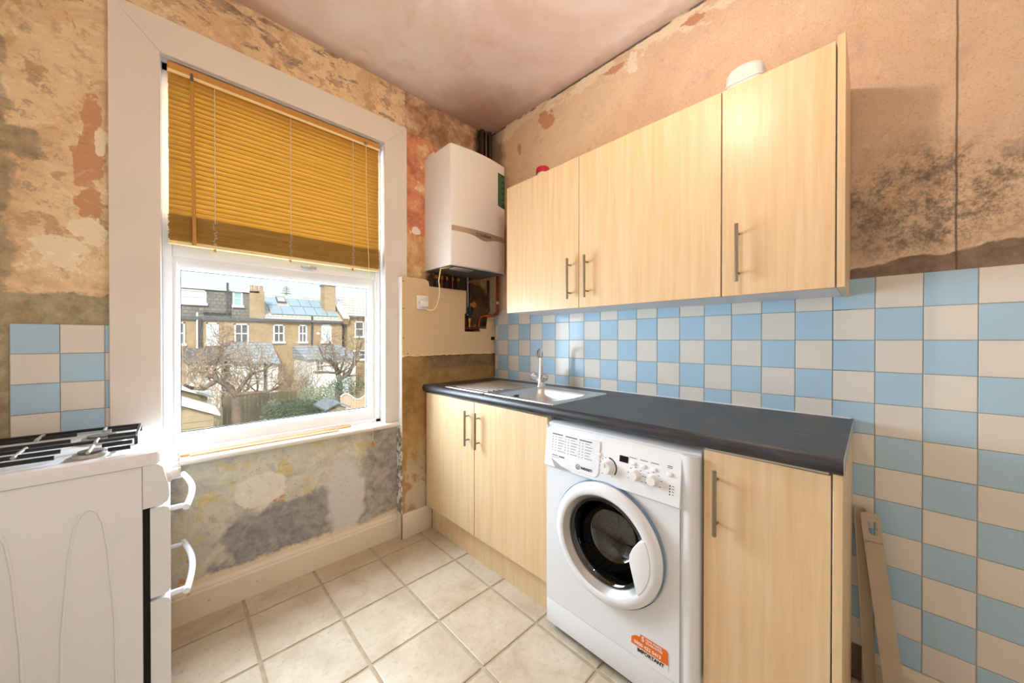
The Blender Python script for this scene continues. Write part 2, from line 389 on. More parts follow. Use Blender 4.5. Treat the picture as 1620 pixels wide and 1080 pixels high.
def mat_slate(name, c1, c2, rowh=.22):
    n = NB(name, .7, .4)
    cx = n.new('ShaderNodeCombineXYZ'); n.link(n.axis('x'), cx.inputs[0]); n.link(n.axis('z'), cx.inputs[1])
    b = n.new('ShaderNodeTexBrick'); n.link(cx.outputs[0], b.inputs['Vector']); b.inputs['Scale'].default_value = 1
    b.inputs['Color1'].default_value = c1; b.inputs['Color2'].default_value = c2; b.inputs['Mortar'].default_value = tuple(x * .45 for x in c1[:3]) + (1,)
    b.inputs['Brick Width'].default_value = .3; b.inputs['Row Height'].default_value = rowh; b.inputs['Mortar Size'].default_value = .018
    n.col(b.outputs['Color']); return n.m
def mat_emit(name, c, strength):
    m = bpy.data.materials.new(name); m.use_nodes = True; t = m.node_tree
    e = t.nodes.new('ShaderNodeEmission'); e.inputs[0].default_value = c; e.inputs[1].default_value = strength
    t.links.new(e.outputs[0], t.nodes['Material Output'].inputs[0]); return m

def mat_post():
    n = NB('scuffed_white_paint', .5, .4)
    low = n.step(n.math('ADD', n.axis('z'), n.mul(n.math('SUBTRACT', n.noise(8, 6, .6), .5), .2)), .70, .62)
    thr = n.math('SUBTRACT', n.noise(24, 8, .7), n.math('SUBTRACT', .16, n.mul(low, .18)))
    n.col(n.mix(n.step(thr, .5, .53), S(240, 238, 234), n.ramp(n.noise(40, 5, .6), (.4, S(122, 112, 100)), (.6, S(170, 156, 138))))); return n.m
M = dict(
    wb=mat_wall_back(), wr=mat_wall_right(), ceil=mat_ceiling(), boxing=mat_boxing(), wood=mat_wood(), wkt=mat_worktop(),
    tb=mat_tile('pale_blue_glaze', S(180, 211, 231)), tw=mat_tile('off_white_glaze', S(232, 226, 216)),
    grout=plain('grey_brown_grout', S(168, 156, 138), .9, .2, vary=.2), floor=mat_floor(), joint=plain('grey_floor_joint', S(184, 168, 144), .8, .2, vary=.15, scale=30),
    board=plain('cream_plasterboard', S(226, 198, 156), .85, .2, vary=.03, scale=5), far=plain('pale_plaster', S(240, 232, 222), .9, .2),
    gloss=mat_paint_chipped('white_gloss_paint', S(236, 226, 214), S(196, 168, 138), .72), skirt=mat_paint_chipped('cream_skirting_paint', S(236, 222, 200), S(186, 156, 116), .64, 22),
    post=mat_post(),
    upvc=plain('white_upvc', S(240, 242, 246), .25, .5, vary=.01), pane=mat_pane('window_glass'), slat=mat_slat(),
    rail=plain('golden_rail', S(204, 146, 66), .4, vary=.08), cream=plain('cream_rail_edge', S(246, 222, 164), .4, vary=.03), cord=plain('pale_cord', S(214, 206, 196), .8, vary=.05), grey=plain('grey_plastic', S(96, 92, 86), .5),
    wand=plain('amber_wand', S(196, 140, 70), .3, vary=.05), white=plain('white_enamel', S(236, 238, 242), .22, .5, vary=.01), whitep=plain('white_plastic', S(238, 236, 232), .35, vary=.015),
    boil=plain('warm_white_casing', S(240, 234, 226), .35, vary=.012), black=plain('black_enamel', S(16, 16, 18), .35), dark=plain('dark_gap', S(14, 13, 13), .8),
    steel=NB('brushed_steel', .36, .5, 1).col(S(212, 212, 212)).m, nickel=NB('brushed_nickel', .32, .5, 1).col(S(158, 146, 132)).m, chrome=NB('chrome', .06, .5, 1).col(S(225, 225, 228)).m,
    copper=NB('tarnished_copper', .4, .5, .9).col(S(150, 74, 44)).m, dpipe=plain('sooty_pipe', S(58, 44, 36), .6, vary=.3, scale=40), brass=NB('brass', .35, .5, 1).col(S(190, 140, 70)).m,
    silver=NB('aluminium', .35, .4, .7).col(S(186, 184, 180)).m, bag=plain('silver_trim', S(186, 166, 142), .35, metal=.3), glass=mat_pane('porthole_glass', (.15, .16, .18, 1), .10), drum=mat_drum(),
    blue=plain('blue_grey_seal', S(120, 152, 186), .4), display=plain('black_display', S(12, 12, 14), .15), ink=plain('grey_print', S(90, 92, 100), .6), inkd=plain('dark_print', S(30, 34, 48), .6), orange=plain('orange_label', S(240, 112, 16), .5, vary=.05),
    paper=plain('white_label', S(240, 240, 240), .5, vary=.02), green=plain('dark_green_label', S(34, 74, 54), .5, vary=.15, scale=80), lgreen=plain('pale_green_print', S(120, 160, 130), .5), red=plain('red_plastic', S(196, 24, 52), .3),
    melamine=plain('white_melamine', S(232, 232, 234), .4, vary=.01), redge=plain('red_brown_edging', S(176, 92, 60), .5), bamboo=plain('orange_pine_strip', S(222, 160, 92), .5, vary=.1, scale=20), pine=plain('pale_pine_strip', S(242, 202, 156), .5, vary=.06, scale=20),
    bar=plain('beige_painted_metal', S(196, 180, 156), .5, vary=.05), rubber=plain('dark_rubber', S(30, 30, 32), .7), sock=plain('white_socket_plastic', S(240, 236, 228), .3, vary=.01),
)
M['bulb'] = mat_emit('warm_bulb_glow', (1, .79, .61, 1), BULB_STRENGTH)

# ================================================================== THE ROOM
XL, YF, ZC = -2.45, -3.1, 2.722
WX0, WX1, WZ0, WZ1 = -1.765, -.80, .672, 2.365
floor = tag(MB().box(XL - .2, .2, YF - .2, .25, -.2, -.004).build('floor', M['joint']), 'beige stone-look tiled kitchen floor with grey joints', 'floor', kind='structure')
# floor tiles: joints measured in the photo, pitch 0.29 x 0.295
fx = [-.622 - .2885 * k for k in range(-2, 8)]; fy = [-.137 - .2945 * k for k in range(-1, 12)]
fx = sorted(fx, reverse=True); J = .006
for i in range(len(fx)):
    xa = fx[i - 1] if i else .01
    xb = fx[i]
    xa, xb = min(xa - J, .005), max(xb + J, XL)
    for j in range(len(fy)):
        ya = fy[j - 1] if j else .02
        yb = max(fy[j] + J, YF); ya = min(ya - J, .02)
        if xa - xb < .03 or ya - yb < .03: continue
        if (xa + xb) / 2 > -.45 and (ya + yb) / 2 > -1.85: continue      # under the units
        xx = min(xa, .005)
        c = Vector(((xx + xb) / 2, (ya + yb) / 2, -.004)); W, H = xx - xb, ya - yb
        key = (round(W, 3), round(H, 3))
        cache = globals().setdefault('_ft', {})
        if key not in cache:
            b = .004
            cache[key] = shared('floor_tile', MB().loft([[(sx * W / 2, sy * H / 2, 0) for sx, sy in ((-1, -1), (1, -1), (1, 1), (-1, 1))], [(sx * W / 2, sy * H / 2, .0025) for sx, sy in ((-1, -1), (1, -1), (1, 1), (-1, 1))], [(sx * (W / 2 - b), sy * (H / 2 - b), .004) for sx, sy in ((-1, -1), (1, -1), (1, 1), (-1, 1))]]), M['floor'])
        piece('tile', cache[key], c, floor)
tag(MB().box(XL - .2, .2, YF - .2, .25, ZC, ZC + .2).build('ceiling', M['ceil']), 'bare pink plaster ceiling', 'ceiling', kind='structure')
wb = MB()
wb.box(XL - .2, WX0, .015, .25, 0, ZC).box(WX1, .2, .015, .25, 0, ZC).box(WX0, WX1, .015, .25, 0, WZ0).box(WX0, WX1, .015, .25, WZ1, ZC)
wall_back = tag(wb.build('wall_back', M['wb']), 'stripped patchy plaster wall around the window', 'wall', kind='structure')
wall_right = tag(MB().box(.008, .2, YF - .2, .25, 0, ZC).build('wall_right', M['wr']), 'stripped peach plaster wall with blue and white tiles', 'wall', kind='structure')
tag(MB().box(XL - .2, XL, YF - .2, .25, 0, ZC).build('wall_left', M['far']), 'pale plaster wall behind the cooker', 'wall', kind='structure')
tag(MB().box(XL - .2, .2, YF - .2, YF, 0, ZC).build('wall_front', M['far']), 'pale plaster wall facing the window', 'wall', kind='structure')
# boxed-in corner beside the window
MB_bx = MB().box(-.733, -.722, -.047, .015, 0, 1.566).box(-.722, .008, -.047, -.035, 0, 1.096)
boxing = tag(MB_bx.build('wall_corner', M['boxing']), 'brown rendered boxing beside the window under the boiler', 'wall', kind='structure')
bs = MB()
bs.box(-.7375, -.733, -.05, .012, .150, 1.566)
tag(bs.build('trim_1', M['post']), 'white painted side of the brown corner boxing', 'trim', kind='structure')
# skirting boards
sk = MB()
prof = [(.0, 0), (.0, .108), (.006, .116), (.006, .122), (.015, .136), (.016, 0)]
sk.loft([[(x, y, z) for y, z in prof] for x in (XL, -.735)])
tag(sk.build('baseboard_back', M['skirt']), 'cream painted skirting board under the window', 'skirting', kind='structure')
sk = MB(); sk.box(-.741, -.537, -.059, -.047, 0, .150).box(-.741, -.735, -.059, .0, 0, .150)
tag(sk.build('baseboard_corner', M['skirt'], bevel=.002), 'chipped cream skirting at the foot of the brown corner boxing', 'skirting', kind='structure')
sk = MB(); sk.loft([[(x, y, z) for x, z in ((.008, 0), (-.014, 0), (-.014, .095), (-.008, .112), (-.004, .12), (.008, .122))] for y in (YF, -1.98)])
tag(sk.build('baseboard_right', M['skirt']), 'skirting board below the grey-lit wall tiles', 'skirting', kind='structure')

# ------------------------------------------------------------------ wall tiles
def tile_mesh(w, h, m, ax):
    b = .0015; d = .008
    if ax == 'x':   # face looks towards -x
        L = lambda x, k: [(x, sy * (w / 2 - k), sz * (h / 2 - k)) for sy, sz in ((-1, -1), (1, -1), (1, 1), (-1, 1))]
        return shared('wall_tile', MB().loft([L(d, 0), L(b, 0), L(0, b)]), m)
    L = lambda y, k: [(sx * (w / 2 - k), y, sz * (h / 2 - k)) for sx, sz in ((-1, -1), (1, -1), (1, 1), (-1, 1))]
    return shared('wall_tile', MB().loft([L(d, 0), L(b, 0), L(0, b)]), m)
Y0, PH, PV, ZT = -.0877, .1067, .108, 1.4043
G = .0018
grout = MB().box(.0025, .008, -.052, -1.95, .88, ZT - .001).box(.0025, .008, -1.9, YF, .12, ZT - .001)
grout.build('grout', M['grout'], wall_right)
tm = {}
for row in range(12):
    z1 = ZT - row * PV; z0 = z1 - PV
    for c in range(-1, 29):
        y1 = Y0 - c * PH; y0 = y1 - PH
        if c == -1: y1 = -.0535
        if y0 < YF: y0 = YF
        if y1 - y0 < .01: continue
        if y0 > -1.95 and z1 < .90: continue            # behind the base units
        zz0 = max(z0, .1225)
        if y0 > -1.95 and row == 4: zz0 = z0
        W, H = y1 - y0 - G, z1 - zz0 - G
        blue = (row + c) % 2 == 0 if False else ((row - 1) + c) % 2 == 0
        key = (round(W, 4), round(H, 4), blue)
        if key not in tm: tm[key] = tile_mesh(W, H, M['tb' if blue else 'tw'], 'x')
        j = random.uniform(-.0006, .0006)
        piece('tile', tm[key], (j + .0003, (y0 + y1) / 2, (zz0 + z1) / 2), wall_right)
# tiles left of the window
MB().box(-2.106, -1.884, .009, .015, .55, 1.244).build('grout', M['grout'], wall_back)
for row in range(7):
    z1 = 1.245 - row * .1035
    for c in range(3):
        x0 = -2.106 + c * .1045; x1 = x0 + .1045
        if c == 2: x1 = -1.884
        blue = (row + c) % 2 == 0
        W, H = x1 - x0 - G, .1035 - G
        key = ('b', round(W, 4), blue)
        if key not in tm: tm[key] = tile_mesh(W, H, M['tb' if blue else 'tw'], 'y')
        piece('tile', tm[key], ((x0 + x1) / 2, .0065 + random.uniform(-.0006, .0006), z1 - .052), wall_back)

# ------------------------------------------------------------------ window
win = thing('window_1', (-1.28, 0, .672), 'white framed window with wide flat architrave', 'window', kind='structure')
AX0, AX1, AZ = -1.885, -.678, 2.487      # architrave outer
IX0, IX1, IZ = -1.747, -.817, 2.345      # inner
ay0, ay1 = -.006, .0155
def quad(p): return [(x, ay0, z) for x, z in p]
MB().prism(quad([(AX0, .40), (IX0, .40), (IX0, IZ), (AX0, AZ)]), (0, ay1 - ay0, 0)).build('architrave', M['gloss'], win, bevel=.0015, seg=1)
MB().prism(quad([(AX1, .70), (IX1, .70), (IX1, IZ), (AX1, AZ)]), (0, ay1 - ay0, 0)).build('architrave', M['gloss'], win, bevel=.0015, seg=1)
MB().prism(quad([(AX0, AZ), (IX0, IZ), (IX1, IZ), (AX1, AZ)]), (0, ay1 - ay0, 0)).build('architrave', M['gloss'], win, bevel=.0015, seg=1)
lin = MB(); t = .012                       # reveal lining
lin.box(WX0, IX0 + .002, .0156, .245, .69, WZ1).box(IX1 - .002, WX1, .0156, .245, .69, WZ1).box(IX0, IX1, .0156, .245, IZ - .002, WZ1)
lin.build('reveal', M['upvc'], win)
of = MB(); fx0, fx1, fz0, fz1 = IX0 + .002, IX1 - .002, .70, IZ - .002
of.box(fx0, fx0 + .03, .055, .135, fz0, fz1).box(fx1 - .03, fx1, .055, .135, fz0, fz1).box(fx0, fx1, .055, .135, fz1 - .035, fz1).box(fx0, fx1, .055, .135, fz0, fz0 + .022)
of.box(fx0 + .03, fx1 - .03, .06, .13, 1.545, 1.60)
of.build('outer_frame', M['upvc'], win, bevel=.003)
gx0, gx1, gz0, gz1 = -1.690, -.886, .786, 1.493
def sash(x0, x1, z0, z1, iz0, iz1, y0, y1, name):
    m = MB()
    out = [(x0, z0), (x1, z0), (x1, z1), (x0, z1)]; inn = [(gx0, iz0), (gx1, iz0), (gx1, iz1), (gx0, iz1)]
    mid = [(x0 + .026, z0 + .03), (x1 - .026, z0 + .03), (x1 - .026, z1 - .03), (x0 + .026, z1 - .03)]
    L = lambda P, y: [(x, y, z) for x, z in P]
    m.loft([L(out, y1), L(out, y0), L(mid, y0), L(inn, y0 + .016), L(inn, y1), L(out, y1)], False, False)
    s = m.build(name, M['upvc'], win, bevel=.0015, seg=1)
    MB().box(gx0 - .002, gx1 + .002, .0995, .1035, iz0 - .002, iz1 + .002).build('pane', M['pane'], s)
    gk = MB()
    for a in ((gx0, gx0 + .003, iz0, iz1), (gx1 - .003, gx1, iz0, iz1), (gx0, gx1, iz0, iz0 + .004), (gx0, gx1, iz1 - .003, iz1)): gk.box(a[0], a[1], .094, .0995, a[2], a[3])
    gk.build('gasket', M['rubber'], s)
    return s
s1 = sash(fx0 + .018, fx1 - .018, .716, 1.552, gz0, gz1, .066, .12, 'sash')
s2 = sash(fx0 + .018, fx1 - .018, 1.594, 2.318, 1.66, 2.255, .072, .125, 'sash')
h = MB().box(-1.235, -1.165, .046, .062, 1.562, 1.576).lathe([(.012, 0), (.012, -.02)], (-1.2, .064, 1.569), (0, 1, 0), 12)
h.build('catch', M['silver'], s1, bevel=.002)
# sill board with rounded nose
sp = [(.054, .700), (-.022, .698), (-.031, .692), (-.034, .684), (-.031, .676), (-.022, .671), (.0145, .671), (.0145, .685), (.054, .685)]
MB().loft([[(x, y, z) for y, z in sp] for x in (-1.884, -.7385)]).build('sill', M['gloss'], win, smooth=50)

# ------------------------------------------------------------------ venetian blind
bx0, bx1 = -1.727, -.838
bl = thing('venetian_blind', ((bx0 + bx1) / 2, .03, 1.59), 'golden wooden venetian blind half lowered over the window', 'blind')
hr = MB().box(bx0, bx1, .014, .048, 2.292, 2.334).build('headrail', M['rail'], bl, bevel=.002, seg=1)
MB().box(bx0, bx1, .011, .0145, 2.291, 2.303).build('valance_edge', M['cream'], hr)
def slat_mesh(tilt, th=.0005):
    m = MB(); a = math.radians(tilt); W = .0268; L = bx1 - bx0 - .006
    pts = []
    for k in range(5):
        u = (k / 4 - .5) * W; c = .0018 * (1 - (2 * u / W) ** 2)
        pts.append((u * math.cos(a) - c * math.sin(a), u * math.sin(a) + c * math.cos(a)))
    lo = [(y + th * math.sin(a), z - th * math.cos(a)) for y, z in pts]; hi = [(y - th * math.sin(a), z + th * math.cos(a)) for y, z in pts]
    ring = lo + hi[::-1]
    m.loft([[(x, y, z) for y, z in ring] for x in (-L / 2, L / 2)])
    return shared('slat', m, M['slat'], smooth=50)
sm = slat_mesh(79); sf = slat_mesh(6, .0013)
nsl = 28; cx = (bx0 + bx1) / 2
for k in range(nsl):
    piece('slat', sm, (cx + random.uniform(-.001, .001), .031, 2.283 - k * .0206), bl)
zs = 2.283 - (nsl - 1) * .0206 - .012
nst = 34
for k in range(nst):
    piece('slat', sf, (cx + random.uniform(-.003, .003), .031 + random.uniform(-.0015, .0015), 1.606 + (zs - 1.606) * (k + .5) / nst), bl)
MB().box(bx0 + .001, bx1 - .001, .018, .044, 1.588, 1.602).build('bottom_rail', M['cream'], bl, bevel=.003)
for x in (-1.578, -1.290, -.990):
    c = MB(); pts = [(x + .0012 * math.sin(k * 1.9), .0155 + .0008 * math.cos(k * 2.3), 2.300 - k * (2.300 - 1.70) / 60) for k in range(61)]
    c.tube(pts, .0016, 5)
    pts = [(x + random.uniform(-.009, .009), .012 + random.uniform(-.004, .002), 1.705 - k * .0021) for k in range(50)]
    c.tube(pts, .0009, 4)
    c.build('ladder_cord', M['cord'], bl)
    MB().lathe([(.004, -.006), (.006, 0), (.004, .006)], (x, .026, 1.583), (0, 0, 1), 10).build('cord_button', M['wand'], bl, smooth=40)
MB().tube([(-1.652, .008, 2.285), (-1.650, .006, 2.0), (-1.646, .004, 1.588)], [.0058, .006, .0068], 8).build('tilt_wand', M['wand'], bl, smooth=40)
MB().tube([(-1.652, .010, 2.315), (-1.652, .006, 2.29), (-1.652, .008, 2.272)], [.003, .006, .0045], 8).build('wand_hook', M['grey'], bl, smooth=40)
MB().tube([(-.921, .009, 2.31), (-.918, .007, 1.9), (-.905, .0, 1.5), (-.905, -.025, 1.1), (-.905, -.040, .70), (-.905, -.040, .61)], .0016, 6).build('pull_cord', M['cream'], bl)
MB().lathe([(.003, .03), (.008, .006), (.009, 0), (.006, -.006)], (-.905, -.04, .59), (0, 0, 1), 12).build('cord_tassel', M['wand'], bl, smooth=40)
MB().box(-.928, -.914, .008, .0145, 2.298, 2.312).build('cord_lock', M['grey'], bl)

# ------------------------------------------------------------------ wall cabinets
def bar_handle(x, y, z0, z1, parent, out=.03):
    m = MB().tube([(x - out, y, z0), (x - out, y, z1)], .0058, 12)
    for z in (z0 + .03, z1 - .03): m.tube([(x + .0005, y, z), (x - out, y, z)], .0042, 8)
    return m.build('handle', M['nickel'], parent, smooth=50)
def wall_unit(y1, y0, hy, label, back_edge=False):
    X = -.30
    t = thing('wall_cabinet', (X / 2, (y0 + y1) / 2, 1.345), label, 'cabinet', 'maple wall cabinets over the worktop')
    z0, z1 = 1.345, 2.064; g = .016
    c = MB().box(X, -.0005, y1, y1 - g, z0, z1).box(X, -.0005, y0 + g, y0, z0, z1).box(X, -.0005, y1 - g, y0 + g, z0, z0 + g).box(X, -.0005, y1 - g, y0 + g, z1 - g, z1)
    c.box(-.012, -.0008, y1 - g, y0 + g, z0 + g, z1 - g)
    c.build('carcass', M['melamine'], t)
    d = MB().box(-.320, -.3005, y1 - .0015, y0 + .0015, 1.343, 2.066).build('door', M['wood'], t, bevel=.0012, seg=1)
    bar_handle(-.320, hy, 1.387, 1.582, d)
    return t
t = wall_unit(-.519, -1.021, -.974, 'half-metre maple wall cabinet beside the boiler')
MB().box(-.319, -.001, -.5165, -.519, 1.345, 2.064).build('edge_strip', M['redge'], t)
wall_unit(-1.0215, -1.627, -1.072, 'widest maple wall cabinet, with its handle beside the half-metre one')
wall_unit(-1.6275, -1.926, -1.680, 'narrow maple wall cabinet with a white tub on top')
tag(MB().box(-.322, -.0005, -1.928, -1.946, 1.343, 2.078).build('end_panel', M['wood'], bevel=.001, seg=1), 'maple end panel closing the wall cabinets beside the mould stain', 'panel')

# white tub and red lid on the cabinets
tub = thing('plastic_tub', (-.15, -1.665, 2.064), 'white square plastic tub on top of the narrow wall cabinet', 'tub')
lo = []
for z, w, r in ((2.0645, .105, .02), (2.16, .118, .022), (2.19, .12, .03), (2.207, .108, .04), (2.218, .08, .036), (2.222, .05, .022)):
    lo.append([(-.15 + a * .9, -1.665 + b, z) for a, b in rr(w, w, r)])
MB().loft(lo).build('body', M['whitep'], tub, smooth=50)
MB().loft([[(-.15 + a * .9, -1.665 + b, z) for a, b in rr(.123, .123, .024)] for z in (2.148, 2.156)]).build('rim', M['whitep'], tub, smooth=50)
rl = thing('red_pot', (-.14, -.64, 2.064), 'small red round pot on top of the half-metre wall cabinet', 'pot')
MB().lathe([(.03, 0), (.034, .115)], (-.14, -.64, 2.0645), (0, 0, 1), 20).build('body', M['whitep'], rl, smooth=40)
MB().lathe([(.040, .105), (.041, .125), (.037, .137), (.015, .140)], (-.14, -.64, 2.0645), (0, 0, 1), 20).build('lid', M['red'], rl, smooth=40)

# ------------------------------------------------------------------ base units, worktop, plinth
def base_unit(y1, y0, doors, label):
    t = thing('base_cabinet', (-.28, (y0 + y1) / 2, 0), label, 'cabinet', 'maple base cabinets under the worktop')
    g = .017; X = -.56
    MB().box(X, -.03, y1, y1 - g, .15, .868).box(X, -.03, y0 + g, y0, .15, .868).box(X, -.03, y1 - g, y0 + g, .15, .167).box(-.045, -.032, y1 - g, y0 + g, .167, .868).box(X, X + .08, y1 - g, y0 + g, .851, .868).build('carcass', M['melamine'], t)
    for a, b, hy in doors:
        d = MB().box(-.580, -.5605, a, b, .158, .862).build('door', M['wood'], t, bevel=.0012, seg=1)
        bar_handle(-.580, hy, .628, .815, d, .028)
    for y in (y1 - .06, y0 + .06):
        for x in (-.50, -.09): MB().lathe([(.02, 0), (.014, .02), (.014, .1495)], (x, y, 0), (0, 0, 1), 10).build('foot', M['rubber'], t)
    return t
base_unit(-.062, -1.046, [(-.0645, -.5435, -.500), (-.5475, -1.0445, -.588)], 'two-door maple base cabinet below the sink')
base_unit(-1.652, -1.935, [(-1.652, -1.9335, -1.688)], 'narrow one-door maple base cabinet beside the washing machine')
tag(MB().box(-.582, -.002, -1.9365, -1.9545, 0, .868).build('end_panel', M['wood'], bevel=.001, seg=1), 'maple end panel under the end of the black worktop', 'panel')
tag(MB().box(-.535, -.519, -.062, -1.046, 0, .149).build('plinth', M['wood']), 'maple plinth along the floor under the sink doors', 'plinth')
tag(MB().box(-.535, -.519, -1.652, -1.935, 0, .149).build('plinth', M['wood']), 'maple plinth under the narrow one-door base cabinet', 'plinth')
wk = MB(); WY1, WY0, ZW, ZB = -.051, -1.956, .911, .871
SX0, SX1, SY0, SY1 = -.535, -.175, -1.020, -.640           # bowl opening
nose = [(-.535, ZB), (-.590, ZB), (-.597, ZB + .006), (-.600, ZB + .016), (-.600, ZW - .016), (-.597, ZW - .007), (-.589, ZW), (-.535, ZW)]
wk.loft([[(x, y, z) for x, z in nose] for y in (WY1, WY0)])
wk.box(SX1, -.0008, WY0, WY1, ZB, ZW).box(-.535, SX1, SY1, WY1, ZB, ZW).box(-.535, SX1, WY0, SY0, ZB, ZW)
wt = tag(wk.build('worktop', M['wkt'], smooth=40, top=(-.3, -1, .871)), 'long black slate-effect worktop with rounded front edge', 'worktop')
MB().box(-.600, -.0008, -1.956, -1.9575, ZB, ZW).build('end_strip', M['silver'], wt)
sl = MB(); sl.box(-.006, -.0008, -.052, -1.95, .911, .9155)
sl.build('sealant', M['paper'], wt)
MB().box(-.5795, -.5615, -1.655, -1.93, .8635, .8705).build('fixing_rail', M['silver'], wt)

# ------------------------------------------------------------------ sink and tap
sk0 = thing('sink', (-.34, -.645, .911), 'stainless steel inset sink with ribbed drainer on black worktop', 'sink')
ox0, ox1, oy0, oy1 = -.562, -.118, -1.058, -.238; zr = .9155
pl = MB()
def rect_loop(x0, x1, y0, y1, r, z, n=5): return [((x0 + x1) / 2 + a, (y0 + y1) / 2 + b, z) for a, b in rr(x1 - x0, y1 - y0, r, n)]
def bowl_loop(k, r, z): return rect_loop(SX0 + .012 + k, SX1 - .012 - k, SY0 + .012 + k, SY1 - .012 - k, r, z)
A = rect_loop(ox0, ox1, oy0, -.60, .012, .9112); B = rect_loop(ox0 + .002, ox1 - .002, oy0 + .002, -.60, .012, zr); Bi = rect_loop(ox0 + .012, ox1 - .012, oy0 + .012, -.602, .012, zr - .0012)
pl.loft([A, B, Bi, bowl_loop(-.006, .05, zr - .0012), bowl_loop(0, .05, zr - .006), bowl_loop(.008, .055, .86), bowl_loop(.014, .06, .80), bowl_loop(.04, .06, .778), bowl_loop(.10, .04, .772)], False, True)
pl.build('bowl', M['steel'], sk0, smooth=50)
A = rect_loop(ox0, ox1, -.600, oy1, .012, .9112); B = rect_loop(ox0 + .002, ox1 - .002, -.600, oy1 - .002, .012, zr); Bi = rect_loop(ox0 + .012, ox1 - .012, -.602, oy1 - .012, .012, zr - .0012)
Bj = rect_loop(ox0 + .03, ox1 - .06, -.606, oy1 - .03, .02, zr - .0012); Bk = rect_loop(ox0 + .034, ox1 - .064, -.608, oy1 - .034, .02, zr - .0032)
dr = MB().loft([A, B, Bi, Bj, Bk], False, True).build('drainer', M['steel'], sk0, smooth=50)
for k in range(9):
    x = -.505 + k * .036
    MB().loft([[(x + dx, y, zr - .0032 + dz) for dx, dz in ((-.007, 0), (-.003, .0062), (.003, .0062), (.007, 0))] for y in (-.29 - .004 * (k % 2), -.575)]).build('rib', M['steel'], dr, smooth=60)
MB().lathe([(.032, 0), (.032, .003), (.024, .0035), (.02, .001)], ((SX0 + SX1) / 2, (SY0 + SY1) / 2, .7722), (0, 0, 1), 20).build('waste', M['chrome'], sk0, smooth=40)
ov = MB()
for k in range(4): ov.box(-.40 + k * .010, -.396 + k * .010, SY1 - .024, SY1 - .0195, .872, .892)
ov.build('overflow_slots', M['dark'], sk0)
tp = thing('mixer_tap', (-.155, -.640, .914), 'chrome two-handle mixer tap at the back of the sink', 'tap')
TX, TY = -.155, -.640
MB().lathe([(.027, 0), (.027, .006), (.023, .012), (.021, .03), (.018, .05), (.013, .062), (.0125, .07)], (TX, TY, .9145), (0, 0, 1), 24).build('body', M['chrome'], tp, smooth=40)
path = [(TX, TY, .95), (TX, TY, 1.085)] + arc((TX, TY, 1.085), (TX - .004, TY - .003, 1.135), (TX - .05, TY - .035, 1.132), 8)[1:] + arc((TX - .05, TY - .035, 1.132), (TX - .085, TY - .06, 1.128), (TX - .098, TY - .07, 1.095), 6)[1:]
MB().tube(path, [.0155, .0138] + [.0130] * (len(path) - 2), 14).build('spout', M['chrome'], tp, smooth=50)
for s in (-1, 1):
    d = Vector((-.28, s * .70, .66)).normalized(); b0 = Vector((TX, TY, .938))
    k = MB().lathe([(.011, .0), (.013, .034), (.017, .037), (.0215, .043), (.0228, .058), (.021, .072), (.015, .076)], b0, d, 18)
    k.build('tap_handle', M['chrome'], tp, smooth=35)

# ------------------------------------------------------------------ washing machine
WY_1, WY_0 = -1.060, -1.644; XF = -.606; ZH = .845
wm = thing('washing_machine', (-.33, -1.352, 0), 'white front-loading washing machine under the worktop', 'washing machine')
CY, CZ, RO = -1.343, .473, .205
body = MB()
N = 48
def sq(x, y0, y1, z0, z1):     # rectangle perimeter sampled at the same angles as the circle
    out = []
    for k in range(N):
        a = 2 * PI * k / N; c, s_ = math.cos(a), math.sin(a)
        ty = ((y1 - CY) / c if c > 0 else (y0 - CY) / c) if abs(c) > 1e-9 else 1e9
        tz = ((z1 - CZ) / s_ if s_ > 0 else (z0 - CZ) / s_) if abs(s_) > 1e-9 else 1e9
        q = min(ty, tz); out.append((x, CY + c * q, CZ + s_ * q))
    # snap corners
    for cy_, cz_ in ((y0, z0), (y0, z1), (y1, z0), (y1, z1)):
        i = min(range(N), key=lambda k: (out[k][1] - cy_) ** 2 + (out[k][2] - cz_) ** 2); out[i] = (x, cy_, cz_)
    return out
circ = lambda x, r: [(x, CY + r * math.cos(2 * PI * k / N), CZ + r * math.sin(2 * PI * k / N)) for k in range(N)]
FY0, FY1 = WY_0 + .052, WY_1 - .004     # flat front panel, set off from the rounded right cheek
body.loft([sq(XF + .02, FY0, FY1, .128, .672), sq(XF, FY0, FY1, .128, .672), circ(XF, .172), circ(XF + .04, .165)], False, False)
body.build('front_panel', M['white'], wm, smooth=35)
shell = MB()
def hull_loop(z, inset=0):
    x0, x1 = XF + .012 + inset, -.02; y0, y1 = WY_0 + inset, WY_1 - inset; r = .03
    pts = [(x1, y1), (x1, y0)]
    pts += [(x0 + r - r * math.sin(a), y0 + r - r * math.cos(a)) for a in [PI / 2 * k / 5 for k in range(6)]]
    pts += [(x0, y1 - .002), ]
    return [(x, y, z) for x, y in pts]
# open-fronted shell: sides, cheek and back
MB().loft([[(x, y, z) for x, y in ((-.02, WY_0), (XF + .035, WY_0), (XF + .014, WY_0 + .006), (XF + .004, WY_0 + .020), (XF + .003, WY_0 + .036), (XF + .008, WY_0 + .0515), (XF + .03, WY_0 + .0515), (-.02, WY_0 + .0515))] for z in (.03, .838)]).build('right_cheek', M['white'], wm, smooth=60)
MB().box(-.02, XF + .006, WY_1, WY_1 - .0038, .03, .838).build('side_panel', M['white'], wm)
MB().box(-.018, -.026, WY_0 + .052, WY_1 - .0042, .03, .838).build('back_panel', M['white'], wm)
lid = [[(x, y, z) for x, y in ((-.02, WY_1), (XF + .02 + i, WY_1 - i * .5), (XF + .02 + i, WY_0 + .05), (XF + .03 + i, WY_0 + i * .5), (-.02, WY_0))] for z, i in ((.8385, 0), (.846, .0), (.852, .012))]
